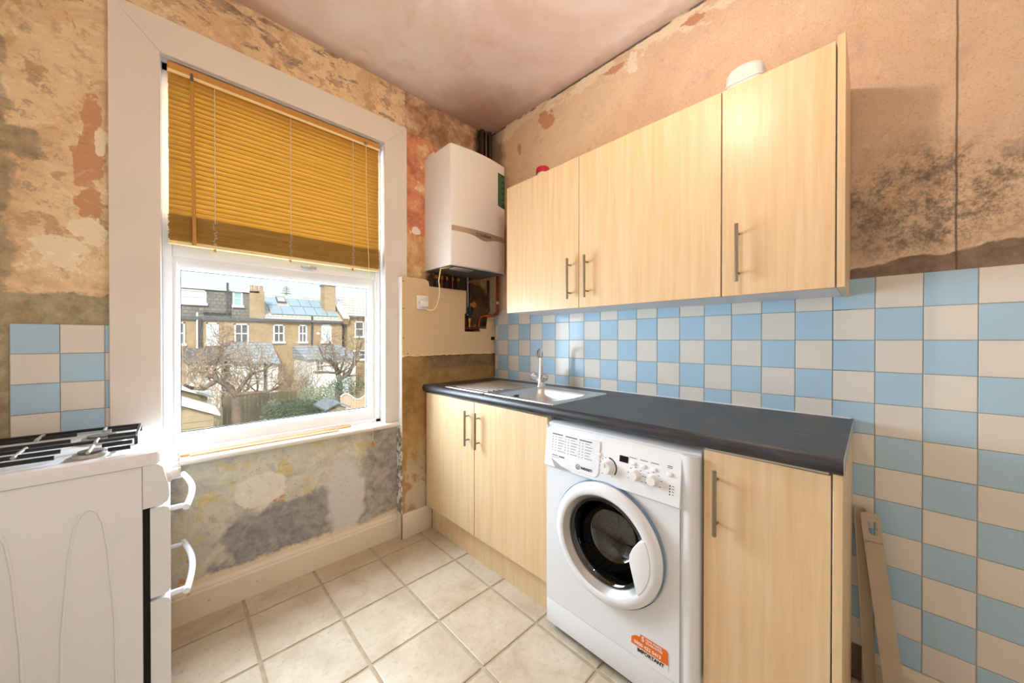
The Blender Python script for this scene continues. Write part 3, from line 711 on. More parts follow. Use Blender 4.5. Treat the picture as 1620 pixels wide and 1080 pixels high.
MB().loft(lid).build('lid', M['white'], wm, smooth=50)
MB().box(XF + .001, XF + .02, FY1, FY0, .03, .1262).build('kick_panel', M['white'], wm, bevel=.002)
# fascia leans back slightly
fa = MB(); zt0, zt1 = .6735, .838
def fascia_x(z): return XF - .012 + (z - zt0) / (zt1 - zt0) * .020
fa.loft([[(XF + .03, y, zt0), (fascia_x(zt0) + .008, y, zt0), (fascia_x(zt0), y, zt0 + .006), (fascia_x(.826), y, .826), (fascia_x(.838) + .010, y, .8382), (XF + .03, y, .8382)] for y in (WY_1 - .001, FY0 - .004)])
fs = fa.build('control_panel', M['white'], wm, smooth=40)
def on_fascia(y, z, lift=.0): return Vector((fascia_x(z) - lift, y, z))
nrm = Vector((-1, 0, .12)).normalized()
# drawer front
dw = MB(); P = [on_fascia(y, z, .0035) for y, z in ((-1.088, .819), (-1.315, .819), (-1.315, .703), (-1.300, .690), (-1.262, .690), (-1.150, .690), (-1.096, .712))]
dw.prism(P, (.004, 0, 0)); ds = dw.build('detergent_drawer', M['white'], wm, bevel=.0012, seg=1)
MB().prism([on_fascia(y, z, .0012) for y, z in ((-1.092, .715), (-1.150, .690), (-1.200, .682), (-1.118, .678))], (.002, 0, 0)).build('drawer_pull', M['silver'], ds)
pr = MB()
def mark(y, z, w, hh, lift=.0008, mb=None, base=.0035):
    mb = mb or pr
    p = [on_fascia(yy, zz, base + lift) for yy, zz in ((y, z), (y - w, z), (y - w, z - hh), (y, z - hh))]
    mb.add(p, [(0, 1, 2, 3)])
mark(-1.095, .812, .052, .0045)
for cgrp, n_ in ((-1.098, 6), (-1.160, 6), (-1.226, 6)):
    if cgrp < -1.1: mark(cgrp, .811, .055, .004)
    for k in range(n_):
        mark(cgrp, .800 - k * .0105, .003, .004); mark(cgrp - .014, .800 - k * .0105, .004, .003); mark(cgrp - .027, .800 - k * .0105, .020 + .004 * ((k * 7) % 4), .0018)
mark(-1.100, .729, .030, .003); mark(-1.135, .729, .026, .005); mark(-1.10, .721, .034, .0015)
pr.build('print', M['ink'], ds)['kind'] = 'stuff'
lg = MB().lathe([(.0095, 0), (.0095, .0006), (.0075, .0006), (.0075, 0)], on_fascia(-1.226, .709, .004), nrm, 24, False)
lg.box(fascia_x(.709) - .0048, fascia_x(.709) - .004, -1.2247, -1.2273, .703, .7125).build('logo', M['ink'], ds)
text('brand_text', 'INDESIT', .0135, on_fascia(-1.240, .7045, .0042), FACE_NX, M['inkd'], ds, bold=.0003)
def knob(y, z, r, pr_=.022, name='dial'):
    k = MB().lathe([(r * 1.15, -.002), (r * 1.12, .002), (r, .005), (r * .92, pr_ * .85), (r * .85, pr_), (r * .3, pr_)], on_fascia(y, z), nrm, 24).build(name, M['whitep'], wm, smooth=35)
    return k
kd = knob(-1.350, .738, .022, .024)
p0 = on_fascia(-1.350, .738) + nrm * .0245
MB().box(p0.x - .0006, p0.x, -1.3492, -1.3508, .742, .756).build('pointer', M['ink'], kd)
k2 = knob(-1.452, .738, .0165, .022); k3 = knob(-1.512, .738, .0165, .022)
tk = MB()
for a in range(-140, 150, 24):
    r = math.radians(a); y, z = -1.350 - .033 * math.sin(r), .738 + .033 * math.cos(r); s_ = .0032
    mark(y + s_ / 2, z + s_ / 2, s_, s_, .0006, tk, 0)
for k in range(20):      # dark sweep beside the programme dial
    a0, a1 = math.radians(5 + k * 6), math.radians(11 + k * 6)
    tk.add([on_fascia(-1.350 - r * math.sin(a), .738 + r * math.cos(a), .0007) for r, a in ((.030, a0), (.035, a0), (.035, a1), (.030, a1))], [(0, 1, 2, 3)])
for yk in (-1.452, -1.512):
    for a in range(-120, 130, 40):
        r = math.radians(a); mark(yk - .026 * math.sin(r) + .003, .738 + .026 * math.cos(r), .006, .002, .0006, tk, 0)
for k in range(6): mark(-1.563, .738 - k * .0085, .004, .004, .0006, tk, 0); mark(-1.572, .738 - k * .0085, .006, .002, .0006, tk, 0)
for y in (-1.428, -1.466, -1.502): mark(y, .7925, .026, .002, .0006, tk, 0)
mark(-1.555, .796, .016, .002, .0006, tk, 0); mark(-1.555, .791, .016, .002, .0006, tk, 0)
tk.build('print', M['inkd'], fs)['kind'] = 'stuff'
dp = MB().prism([on_fascia(y, z, .0012) for y, z in ((-1.392, .7905), (-1.424, .7905), (-1.424, .7695), (-1.392, .7695))], (.002, 0, 0)).build('display', M['display'], wm)
for y, z in ((-1.443, .774), (-1.478, .773), (-1.513, .772), (-1.563, .770), (-1.312, .774)):
    b = MB().loft([[on_fascia(y + a, z + c, l) for a, c in rr(.020 * k, .012 * k, .0055 * k, 4)] for l, k in ((-.001, 1), (.003, 1), (.0045, .8))]).build('button', M['whitep'], wm, smooth=50)
# porthole door
ring = MB().lathe([(.205, .0), (.208, .012), (.207, .022), (.202, .031), (.192, .037), (.180, .040), (.171, .039), (.167, .036)], (XF, CY, CZ), (-1, 0, 0), 64, False)
door = ring.build('door', M['white'], wm, smooth=50)
MB().lathe([(.211, .002), (.2125, .009), (.211, .016)], (XF, CY, CZ), (-1, 0, 0), 64, False).build('door_seal', M['blue'], door, smooth=50)
MB().lathe([(.1675, .036), (.164, .033), (.154, .016), (.149, .010), (.148, .004)], (XF - .0006, CY, CZ), (-1, 0, 0), 64, False).build('inner_ring', M['silver'], door, smooth=50)
MB().lathe([(.1495, .012), (.142, .018), (.135, .012), (.128, -.02), (.118, -.06), (.09, -.085), (.05, -.095), (.002, -.098)], (XF, CY, CZ), (-1, 0, 0), 48, False).build('glass_bowl', M['glass'], door, smooth=60)
# handle wedge that laps over the glass
hp = [(1010, 857), (1000, 868), (995, 878), (995, 890), (999, 908), (1003, 925), (1007, 941)]
inner = [at('x', XF - .0415, *q) for q in hp]
a0 = math.atan2(inner[0].z - CZ, -(inner[0].y - CY)); a1 = math.atan2(inner[-1].z - CZ, -(inner[-1].y - CY))
outer = [(XF - .0415, CY - .176 * math.cos(a), CZ + .170 * math.sin(a)) for a in [a1 + (a0 - a1) * k / 10 for k in range(11)]]
MB().prism([tuple(p) for p in inner] + outer, (.026, 0, 0)).build('door_handle', M['white'], door, bevel=.005, seg=3)
MB().lathe([(.162, 0), (.170, .02), (.215, .05), (.215, .32), (.002, .33)], (XF + .042, CY, CZ), (1, 0, 0), 48, False).build('drum', M['drum'], wm, smooth=40)
MB().lathe([(.173, .0), (.160, .012), (.168, .045)], (XF + .002, CY, CZ), (1, 0, 0), 48, False).build('bellows', M['grey'], wm, smooth=50)
for k in range(3):
    a = 2 * PI * k / 3 + .5; c, s_ = math.cos(a), math.sin(a)
    MB().tube([(XF + .10, CY + .20 * c, CZ + .20 * s_), (XF + .36, CY + .20 * c, CZ + .20 * s_)], .022, 8).build('drum_paddle', M['nickel'], wm, smooth=40)
# peeling service sticker
xs = XF - .0005
stp = lambda pts, x: [(x, y, z) for y, z in pts]
SYc = -1.437
stick = MB().prism(stp([(-1.437, .190), (-1.452, .202), (-1.466, .204), (-1.470, .214), (-1.555, .2145), (-1.5595, .205), (-1.558, .190), (-1.560, .176), (-1.5585, .150), (-1.437, .150)], xs), (-.0006, 0, 0)).build('sticker', M['paper'], wm)
MB().prism(stp([(-1.4372, .1902), (-1.452, .2018), (-1.466, .2040), (-1.470, .2138), (-1.555, .2143), (-1.5593, .205), (-1.558, .190), (-1.5595, .176), (-1.5588, .168), (-1.4372, .168)], xs - .0007), (-.0004, 0, 0)).build('sticker_band', M['orange'], stick)
text('sticker_text', 'IMPORTANT', .0158, (xs - .0012, -1.458, .1535), FACE_NX, M['inkd'], stick, bold=.0006)
text('sticker_text', '0800 422 0413', .0150, (xs - .0014, -1.447, .1745), FACE_NX, M['paper'], stick, bold=.0003)
text('sticker_text', '5', .022, (xs - .0014, -1.472, .195), FACE_NX, M['paper'], stick, bold=.0003)
text('sticker_text', 'YEAR PARTS', .0095, (xs - .0014, -1.487, .204), FACE_NX, M['paper'], stick, bold=.0002)
text('sticker_text', 'GUARANTEE', .0095, (xs - .0014, -1.487, .1945), FACE_NX, M['paper'], stick, bold=.0002)
for y in (-1.10, -1.60):
    for x in (XF + .06, -.08): MB().lathe([(.022, 0), (.022, .012), (.012, .016), (.012, .032)], (x, y, 0), (0, 0, 1), 12).build('foot', M['rubber'], wm)

# ------------------------------------------------------------------ boiler with its pipes
bo = thing('boiler', (-.32, -.14, 1.632), 'white wall-hung gas boiler in the corner over the cut plasterboard', 'boiler')
BX0, BX1, BZ0, BZ1 = -.543, -.103, 1.632, 2.345
def bow(t): return -.275 - .022 * math.sin(PI * t)        # bowed front
L = []
for z in (BZ0, BZ1):
    L.append([(BX0, .0145, z), (BX0, -.262, z), (BX0 + .004, -.272, z)] + [(BX0 + .008 + (BX1 - BX0 - .016) * k / 12, bow(k / 12), z) for k in range(13)] + [(BX1 - .004, -.272, z), (BX1, -.262, z), (BX1, .0145, z)])
MB().loft(L).build('casing', M['boil'], bo, smooth=35)
tr = []
for k in range(13):
    t = k / 12; x = BX0 + .008 + (BX1 - BX0 - .016) * t
    dip = -.030 * math.exp(-((t - .55) / .16) ** 2)
    tr.append((x, bow(t) - .003, 1.866, 1.836 + dip * .9))
trm = MB(); trm.loft([[(x, y, b), (x, y, a), (x, y + .006, a), (x, y + .006, b)] for x, y, a, b in tr])
tro = trm.build('trim_strip', M['bag'], bo, smooth=50)
text('brand_text', 'Vaillant', .032, (-.345, bow(.5) - .0045, 1.832), FACE_NY, M['ink'], tro, bold=.0004)
MB().lathe([(.011, 0), (.011, .0008), (.008, .0008), (.008, 0)], (-.362, bow(.45) - .0045, 1.841), (0, -1, 0), 20, False).build('logo', M['ink'], tro)
lb = MB(); q = [(-.178, 2.285), (-.112, 2.285), (-.112, 2.062), (-.178, 2.070)]
lbo = MB().prism([(x, bow((x - BX0) / (BX1 - BX0)) - .0015, z) for x, z in q], (0, .002, 0)).build('energy_label', M['green'], bo)
ll = MB()
for k in range(16):
    z = 2.272 - k * .0128; w_ = .03 + .018 * ((k * 5) % 3) / 2
    ll.add([(-.172, bow(.84) - .0022, z), (-.172 + w_, bow(.94) - .0030, z), (-.172 + w_, bow(.94) - .0030, z - .004), (-.172, bow(.84) - .0022, z - .004)], [(0, 1, 2, 3)])
ll.build('print', M['lgreen'], lbo)['kind'] = 'stuff'
MB().box(-.53, -.44, -.06, .0145, 2.3455, 2.375).build('flue_cover', M['boil'], bo, bevel=.004)
MB().box(BX0 + .01, BX1 - .01, -.26, .01, 1.626, 1.6318).build('base_plate', M['grey'], bo)
MB().box(-.50, -.36, -.26, -.20, 1.618, 1.6258).build('control_flap', M['silver'], bo, bevel=.002)
for x, m_, r in ((-.475, 'dpipe', .008), (-.435, 'copper', .0075), (-.395, 'dpipe', .0075), (-.350, 'copper', .0075), (-.305, 'dpipe', .011), (-.22, 'silver', .0065), (-.195, 'dpipe', .011)):
    MB().tube([(x, -.014, 1.626), (x, -.014, 1.36 if x > -.28 else 1.46)], r, 10).build('pipe', M[m_], bo, smooth=50)
    MB().lathe([(r + .005, 0), (r + .005, .02)], (x, -.014, 1.59), (0, 0, 1), 6).build('pipe_nut', M['brass' if x != -.22 else 'silver'], bo)
# heating pipes, valve
gp = thing('gas_pipe', (-.03, -.105, 1.28), 'copper pipe with elbow bends running into the cut plasterboard', 'pipe')
pth = [(-.03, -.115, 2.0), (-.03, -.115, 1.40)] + arc((-.03, -.115, 1.40), (-.03, -.112, 1.365), (-.062, -.095, 1.362), 6)[1:] + [(-.105, -.066, 1.362)] + arc((-.105, -.066, 1.362), (-.128, -.045, 1.360), (-.128, -.03, 1.335), 5)[1:] + [(-.128, -.024, 1.300)] + arc((-.128, -.024, 1.300), (-.128, -.02, 1.272), (-.155, -.020, 1.270), 5)[1:] + [(-.275, -.018, 1.270)]
MB().tube(pth, .011, 12).build('tube', M['copper'], gp, smooth=50)
MB().lathe([(.015, -.009), (.015, .009)], (-.03, -.115, 1.455), (0, 0, 1), 14).build('clip', M['silver'], gp, smooth=40)
MB().tube([(-.06, -.045, 1.62), (-.062, -.05, 1.5), (-.055, -.05, 1.39)], .009, 10).build('sleeve', M['dpipe'], gp, smooth=50)
vl = thing('stop_valve', (-.20, -.03, 1.40), 'brass stop valve with dark knob behind the cut plasterboard', 'valve')
MB().lathe([(.010, -.055), (.014, -.05), (.014, -.03), (.020, -.025), (.020, .02), (.014, .03), (.014, .05)], (-.205, -.018, 1.395), (0, 0, 1), 14).build('body', M['inkd'], vl, smooth=35)
MB().lathe([(.012, 0), (.024, .004), (.026, .012), (.022, .02), (.01, .022)], (-.195, -.034, 1.435), (0, -1, 0), 16).build('cap', M['brass'], vl, smooth=35)
MB().lathe([(.016, .0), (.018, .015), (.012, .03), (.010, .05), (.013, .052), (.013, .062)], (-.210, -.018, 1.340), (0, 0, -1), 14).build('tail', M['brass'], vl, smooth=35)
cp = MB()
fl = thing('flue_pipes', (-.05, -.03, 2.36), 'sooty pipes rising to the ceiling in the corner over the boiler', 'pipe')
for x, y, r, m_ in ((-.085, -.006, .016, 'dpipe'), (-.052, -.012, .010, 'nickel'), (-.022, -.022, .013, 'dpipe')):
    MB().tube([(x, y, 2.36), (x + .002, y, 2.52), (x, y, ZC - .001)], r, 10).build('pipe', M[m_], fl, smooth=50)
MB().lathe([(.018, -.008), (.018, .008)], (-.022, -.022, 2.46), (0, 0, 1), 12).build('clip', M['silver'], fl, smooth=40)

# plasterboard with its cut-outs
pbp = [(-.733, 1.565), (-.582, 1.568), (-.557, 1.557), (-.551, 1.526), (-.261, 1.526), (-.265, 1.371), (-.276, 1.369), (-.276, 1.246), (-.137, 1.246), (-.135, 1.267), (-.078, 1.269), (-.066, 1.356), (.0, 1.362), (.0, 1.094), (-.733, 1.097)]
bd = thing('plasterboard', (-.36, -.05, 1.097), 'cream plasterboard sheet with pipe cut-outs under the boiler', 'board')
MB().prism([(x, -.0535, z) for x, z in pbp], (0, .0105, 0)).build('sheet', M['board'], bd)
for x, z in ((-.727, 1.54), (-.727, 1.375), (-.727, 1.20), (-.008, 1.33), (-.008, 1.17), (-.70, 1.105)):
    MB().lathe([(.0032, 0), (.0036, .0006)], (x, -.0535, z), (0, -1, 0), 10).build('screw', M['dark'], bd)
MB().prism([(x, -.0538, z) for x, z in ((-.040, 1.206), (-.034, 1.212), (-.004, 1.211), (-.004, 1.187), (-.034, 1.187), (-.040, 1.193))], (0, -.0004, 0)).build('pipe_hole', M['dark'], bd)
MB().tube([(-.733 + k * .0183, -.0535 + random.uniform(-.003, .001), 1.094 + random.uniform(-.004, .003)) for k in range(41)], [.003 + .003 * random.random() for _ in range(41)], 6).build('ragged_edge', M['cream'], bd)
skt = thing('wall_socket', (-.60, -.054, 1.375), 'white wall socket on the cream plasterboard', 'socket')
MB().box(-.643, -.560, -.0625, -.0537, 1.376, 1.463).build('faceplate', M['sock'], skt, bevel=.003)
MB().box(-.575, -.567, -.066, -.0625, 1.445, 1.456).build('switch', M['sock'], skt, bevel=.001)
for x in (-.629, -.574): MB().lathe([(.0032, 0), (.003, .001)], (x, -.0625, 1.419), (0, -1, 0), 10).build('screw', M['grey'], skt)
pg = thing('plug', (-.60, -.075, 1.39), 'white mains plug and cable hanging between boiler and socket', 'plug')
MB().loft([[(-.600 + a * k, -.0628 - d, 1.410 + b * k) for a, b in rr(.046, .042, .012)] for d, k in ((0, 1), (.018, 1), (.026, .8))]).build('plug_body', M['sock'], pg, smooth=45)
pts = [at('y', -.088, 672, 488)] + arc(at('y', -.088, 676, 490), at('y', -.11, 688, 494), at('y', -.13, 692, 481), 8) + arc(at('y', -.13, 692, 481), at('y', -.17, 698, 462), at('y', -.20, 694, 445), 6)[1:] + [at('y', -.215, 697, 425), (-.50, -.215, 1.63)]
MB().tube(pts, .0033, 8).build('cable', M['cream'], pg, smooth=60)

# ------------------------------------------------------------------ cooker
ck = thing('gas_cooker', (-2.04, -.275, 0), 'white freestanding gas cooker left of the window', 'cooker')
KY0, KY1, KZ = -.508, -.045, .856
MB().box(-2.36, -1.781, KY0 + .004, KY1 - .004, .03, .8165).build('body', M['white'], ck, bevel=.003)
em = MB()
arch = [(-1.935, .03), (-1.930, .40), (-1.918, .60), (-1.908, .68), (-1.898, .712), (-1.882, .724), (-1.866, .712), (-1.857, .68), (-1.848, .60), (-1.836, .40), (-1.832, .03)]
em.tube([(x, KY0 + .0045, z) for x, z in arch], .0035, 8)
em.tube([(x - .158, KY0 + .0045, z) for x, z in arch], .0035, 8)
em.build('pressed_ribs', M['white'], ck, smooth=60)
MB().box(-1.7808, -1.766, KY0 + .012, KY1 - .012, .03, .70).build('door_gap', M['dark'], ck)
# hob tray: lip with rounded front corner
def hob_loop(z, i):
    r = .035
    pts = [(-2.36 + i, KY1 - i), (-2.36 + i, KY0 + i)] + [(-1.741 - r - i + r * math.sin(a), KY0 + i + r - r * math.cos(a)) for a in [PI / 2 * k / 6 for k in range(7)]] + [(-1.741 - r - i + r * math.cos(a), KY1 - i - r + r * math.sin(a)) for a in [PI / 2 * k / 6 for k in range(7)]]
    return [(x, y, z) for x, y in pts]
hb = MB().loft([hob_loop(.8175, 0), hob_loop(.842, 0), hob_loop(.852, .003), hob_loop(KZ, .010), hob_loop(KZ, .030), hob_loop(KZ - .006, .040)]).build('hob', M['white'], ck, smooth=40)
for x, y, r in ((-1.885, -.435, .036), (-1.885, -.205, .046), (-2.16, -.435, .046), (-2.16, -.205, .036)):
    bn = MB().lathe([(r + .014, 0), (r + .012, .006), (r, .008), (r - .002, .016), (r * .3, .018)], (x, y, KZ - .006), (0, 0, 1), 28).build('burner', M['silver'], ck, smooth=40)
    MB().lathe([(r * .72, 0), (r * .7, .005), (r * .3, .007)], (x, y, KZ + .0115), (0, 0, 1), 24).build('burner_cap', M['grey'], bn, smooth=40)
def rack(ys, name='pan_support'):
    m = MB(); z = KZ + .020
    for y in ys: m.box(-2.30, -1.800, y - .006, y + .006, z - .006, z + .003)
    m.box(-1.806, -1.798, min(ys), max(ys), z - .005, z + .002).box(-2.302, -2.294, min(ys), max(ys), z - .005, z + .002)
    for x in (-1.802, -2.298):
        for y in (min(ys), max(ys)): m.box(x - .004, x + .004, y - .004, y + .004, KZ - .006, z)
    return m.build(name, M['black'], ck, bevel=.0015, seg=1)
rack((-.325, -.095)); 
for y in (-.470, -.395, -.255, -.150):
    for xa, xb in ((-1.806, -1.868), (-1.945, -2.10), (-2.225, -2.298)):
        if (y == -.470) and xb == -1.868: xb = -1.850
        MB().tube([(xa, y, KZ + .017), (xb, y, KZ + .017)], .0062, 8).build('pan_bar', M['black'], ck, smooth=50)
for y0, y1, x in ((-.49, -.40, -1.885), (-.36, -.30, -1.885), (-.17, -.11, -1.885), (-.42, -.30, -2.02), (-.20, -.09, -2.02)):
    MB().tube([(x, y0, KZ + .021), (x, y1, KZ + .021)], .0045, 8).build('pan_finger', M['silver'], ck, smooth=50)
# fascia with knobs
fp = [(-1.7805, .8168), (-1.748, .8168), (-1.738, .806), (-1.726, .745), (-1.724, .715), (-1.728, .700), (-1.740, .692), (-1.7805, .690)]
MB().loft([[(x, y, z) for x, z in fp] for y in (KY0 + .002, KY1 - .002)]).build('fascia', M['white'], ck, smooth=40)
for k in range(6):
    y = -.455 + k * .07
    kn = MB().lathe([(.021, 0), (.021, .006), (.017, .010), (.0155, .026), (.013, .029), (.004, .029)], (-1.7305, y, .762), (1, 0, .18), 20).build('knob', M['whitep'], ck, smooth=35)
    MB().box(-1.7065, -1.698, y - .0022, y + .0022, .752, .781).build('knob_grip', M['whitep'], kn, bevel=.001, seg=1)
for z0, z1, hz in ((.418, .686, .655), (.06, .408, .385)):
    dp_ = [(-1.7655, z0), (-1.736, z0), (-1.726, z0 + .006), (-1.7225, z0 + .018), (-1.7225, z1 - .018), (-1.726, z1 - .006), (-1.736, z1), (-1.7655, z1)]
    d = MB().loft([[(x, y, z) for x, z in dp_] for y in (KY0 + .003, KY1 - .003)]).build('oven_door', M['white'], ck, smooth=50)
    pts = [(-1.686 + .020 * math.sin(PI * k / 12), -.470 + .385 * k / 12, hz) for k in range(13)]
    hm = MB().tube(pts, .0095, 10)
    for y in (-.450, -.105): hm.tube([(-1.7228, y, hz), (-1.684, y, hz)], [.009, .0075], 8)
    hm.build('handle', M['white'], d, smooth=50)
for x in (-1.82, -2.32):
    for y in (KY0 + .05, KY1 - .05): MB().lathe([(.018, 0), (.018, .01), (.01, .012), (.01, .031)], (x, y, 0), (0, 0, 1), 10).build('foot', M['rubber'], ck)

# ------------------------------------------------------------------ loose things
tag(MB().tube([(-1.735, .012, .7045), (-1.38, .026, .7045), (-.995, .040, .7045)], .0055, 6).build('wood_strip', M['bamboo'], top=(-1.36, .02, .699)), 'orange wooden strip lying at the back of the window sill', 'wood strip')
tag(MB().box(-1.665, -1.075, -.008, .003, .6995, .7075).build('wood_strip', M['pine'], top=(-1.37, 0, .699), bevel=.001, seg=1), 'pale pine strip lying on the front of the window sill', 'wood strip')
def lean_bar(p_bot, p_top, wid, name, label, hole=True, hook=False):
    """flat bar leaning on the wall: p = centre of each end, width along y"""
    b, t = Vector(p_bot), Vector(p_top); up = (t - b); Ln = up.length; up.normalize()
    side = Vector((0, -1, 0)); side = (side - up * side.dot(up)).normalized(); nn = up.cross(side).normalized()
    if nn.x > 0: nn = -nn
    m = MB(); hw = wid / 2
    P = lambda u, v, d=0: b + side * u + up * v + nn * d
    if hole:
        cv = Ln - .048
        ov = [(.003 + a_, cv + b_) for a_, b_ in rr(.022, .046, .0108, 5)]
        sq_ = [(a_, cv + b_) for a_, b_ in rr(2 * hw, .096, .006, 5)]
        T = .006
        m.loft([[P(u, v, 0) for u, v in ov], [P(u, v, 0) for u, v in sq_], [P(u, v, T) for u, v in sq_], [P(u, v, T) for u, v in ov], [P(u, v, 0) for u, v in ov]], False, False)
        m.loft([[P(u, 0, d) for u, d in ((hw, 0), (hw, T), (-hw, T), (-hw, 0))], [P(u, cv - .042, d) for u, d in ((hw, 0), (hw, T), (-hw, T), (-hw, 0))]])
    else:
        m.loft([[P(u, v, d) for u, d in ((hw, 0), (hw, .012), (hw - .003, .012), (hw - .003, .003), (-hw + .003, .003), (-hw + .003, .012), (-hw, .012), (-hw, 0))] for v in (0, Ln)])
    # folded back edge
    if hole: m.loft([[P(u, v, d) for u, d in ((-hw, 0), (-hw, -.014), (-hw + .003, -.014), (-hw + .003, 0))] for v in (0, Ln - .02)])
    return tag(m.build(name, M['bar'], top=tuple(b)), label, 'metal bar')
lean_bar((-.075, -2.063, 0.001), (-.030, -1.997, .606), .046, 'metal_bar', 'beige metal bar with an oval hole leaning on the tiles')
lean_bar((-.030, -2.003, 0.001), (-.013, -1.974, .612), .030, 'metal_channel', 'beige metal channel leaning on the tiles behind the bar with a hole', hole=False)
# pendant lamp hanging in the middle of the kitchen, above the picture
BP = Vector((-.97, -1.55, 2.26))
pn = thing('pendant_lamp', (BP.x, BP.y, 2.2), 'bare warm bulb hanging from the ceiling by a cord', 'lamp')
MB().lathe([(.045, 0), (.045, -.01), (.02, -.03)], (BP.x, BP.y, ZC - .0005), (0, 0, 1), 20).build('ceiling_rose', M['whitep'], pn, smooth=40)
MB().tube([(BP.x, BP.y, ZC - .03), (BP.x, BP.y, 2.36)], .0035, 8).build('cord', M['cord'], pn)
MB().lathe([(.012, .10), (.018, .09), (.019, .05), (.016, .045)], (BP.x, BP.y, 2.26), (0, 0, 1), 16).build('lamp_holder', M['whitep'], pn, smooth=40)
MB().lathe([(.012, .045), (.016, .035), (.028, .012), (.031, -.005), (.026, -.022), (.012, -.033), (.002, -.035)], (BP.x, BP.y, 2.26), (0, 0, 1), 16).build('bulb', M['bulb'], pn, smooth=60)
# ================================================================== OUTSIDE THE WINDOW
GZ = -3.0
M.update(
    brick=mat_brick('yellow_stock_brick', S(186, 150, 102), S(160, 122, 80), S(190, 172, 140)), rbrick=mat_brick('mixed_red_brick', S(178, 128, 92), S(188, 160, 116), S(190, 172, 146)),
    slate=mat_slate('grey_slate_hanging', S(120, 114, 104), S(142, 136, 122)), pslate=mat_slate('pale_roof_slate', S(196, 188, 176), S(212, 204, 192), .26), gslate=mat_slate('blue_grey_slate', S(150, 154, 158), S(174, 176, 178), .2),
    lead=plain('grey_lead', S(96, 96, 98), .7), stone=plain('white_painted_trim', S(236, 232, 224), .6, vary=.03, scale=2), wglass=plain('reflective_pane', S(96, 90, 88), .08, .6, vary=.35, scale=1.2), wblind=plain('blinded_pane', S(216, 226, 222), .3, vary=.05, scale=2), teal=plain('green_tinted_pane', S(158, 200, 190), .15, vary=.08, scale=2),
    solar=plain('solar_panel_glass', S(150, 168, 176), .12, .6, vary=.08, scale=1), spipe=plain('black_soil_pipe', S(70, 66, 66), .6), bark=plain('grey_brown_bark', S(132, 112, 90), .95, .1, vary=.35, scale=9), twig=plain('pale_twig', S(176, 152, 124), .95, .1, vary=.25, scale=3), twigd=plain('brown_twig', S(138, 112, 88), .95, .1, vary=.25, scale=3),
    leaf=plain('dark_evergreen_leaf', S(74, 92, 54), .6, .3, vary=.45, scale=5), leafl=plain('silver_green_leaf', S(134, 142, 104), .7, .3, vary=.35, scale=5), earth=plain('rough_garden_ground', S(126, 116, 80), .95, .1, vary=.4, scale=1.5),
    fence=plain('weathered_fence_board', S(142, 126, 88), .9, .1, vary=.3, scale=2), shed=plain('tan_shed_boarding', S(182, 158, 124), .85, .1, vary=.12, scale=4), felt=plain('pale_shed_roof_felt', S(236, 228, 218), .9, .1, vary=.06, scale=3), dfelt=plain('grey_shed_roof', S(132, 138, 138), .8, .2), trel=plain('pale_larch', S(216, 184, 150), .8, .2, vary=.08, scale=6), pot=plain('terracotta', S(190, 150, 116), .8, .1),
)
tag(MB().box(-40, 60, .6, 60, GZ - .3, GZ).build('ground', M['earth']), 'rough back gardens below the window', 'ground', kind='structure')
YH = 28.0
def far_window(t, px0, px1, py0, py1, y, glass='wglass', bars=True):
    a = at('y', y, px0, py0); b = at('y', y, px1, py1); x0, x1 = a.x, b.x; z1, z0 = max(a.z, b.z), min(a.z, b.z)
    f = .09
    m = MB().box(x0, x0 + f, y - .06, y + .05, z0, z1).box(x1 - f, x1, y - .06, y + .05, z0, z1).box(x0, x1, y - .06, y + .05, z1 - f, z1).box(x0 - .06, x1 + .06, y - .14, y + .05, z0 - .1, z0 + .06)
    zm = (z0 + z1) / 2; m.box(x0 + f, x1 - f, y - .045, y + .04, zm - .04, zm + .04)
    if bars: m.box((x0 + x1) / 2 - .03, (x0 + x1) / 2 + .03, y - .04, y + .04, z0, z1)
    wn = m.build('window', M['stone'], t)
    MB().box(x0 + f, x1 - f, y - .012, y + .03, z0 + .05, z1 - f).build('pane', M[glass], wn)
def hpx(px, py, y=YH): return at('y', y, px, py)
# --- left house with slate-hung loft storey
xpl = hpx(419, 500).x; xl = -9.0; ze = hpx(350, 504).z; zt = hpx(350, 459).z
hs = thing('terraced_house', (xl / 2, YH, GZ), 'yellow brick house with a slate-hung loft storey and white dormer window', 'house', 'terrace beyond the gardens')
MB().box(xl, xpl, YH, YH + 7, GZ, ze).build('wall', M['brick'], hs)
MB().box(xl, xpl - .35, YH + .25, YH + 7, ze, zt).build('loft_wall', M['slate'], hs)
MB().box(xl, xpl - .3, YH + .1, YH + 7.1, zt, zt + .13).build('roof_edge', M['stone'], hs)
MB().box(xl, xpl, YH - .14, YH + .3, ze - .12, ze + .1).build('gutter', M['lead'], hs)
far_window(hs, 268, 326.5, 455, 481, YH + .25, 'wblind'); far_window(hs, 368, 384, 460, 484.5, YH + .25, 'teal', False)
for p0 in (120, 170, 222): far_window(hs, p0, p0 + 20, 508, 544.5, YH)
far_window(hs, 272, 293, 509, 544.5, YH); far_window(hs, 326, 346, 510, 544.5, YH, 'wblind', False); far_window(hs, 370.5, 393.5, 511.5, 543, YH)
for px, a, b, r in ((360, 447, 498, .06), (317, 503, 600, .09), (312, 494, 600, .05)):
    p = hpx(px, a, YH - .08); q_ = hpx(px, b, YH - .08); MB().tube([p, q_], r, 8).build('drain_pipe', M['spipe' if px != 312 else 'stone'], hs)
p = hpx(321, 494, YH + .1); q_ = hpx(364, 496, YH + .1); MB().tube([p, q_], .06, 8).build('drain_pipe', M['spipe'], hs)
ch = MB().box(xpl - .85, xpl - .001, YH + .1, YH + 1.6, ze, hpx(410, 460).z).build('chimney', M['rbrick'], hs)
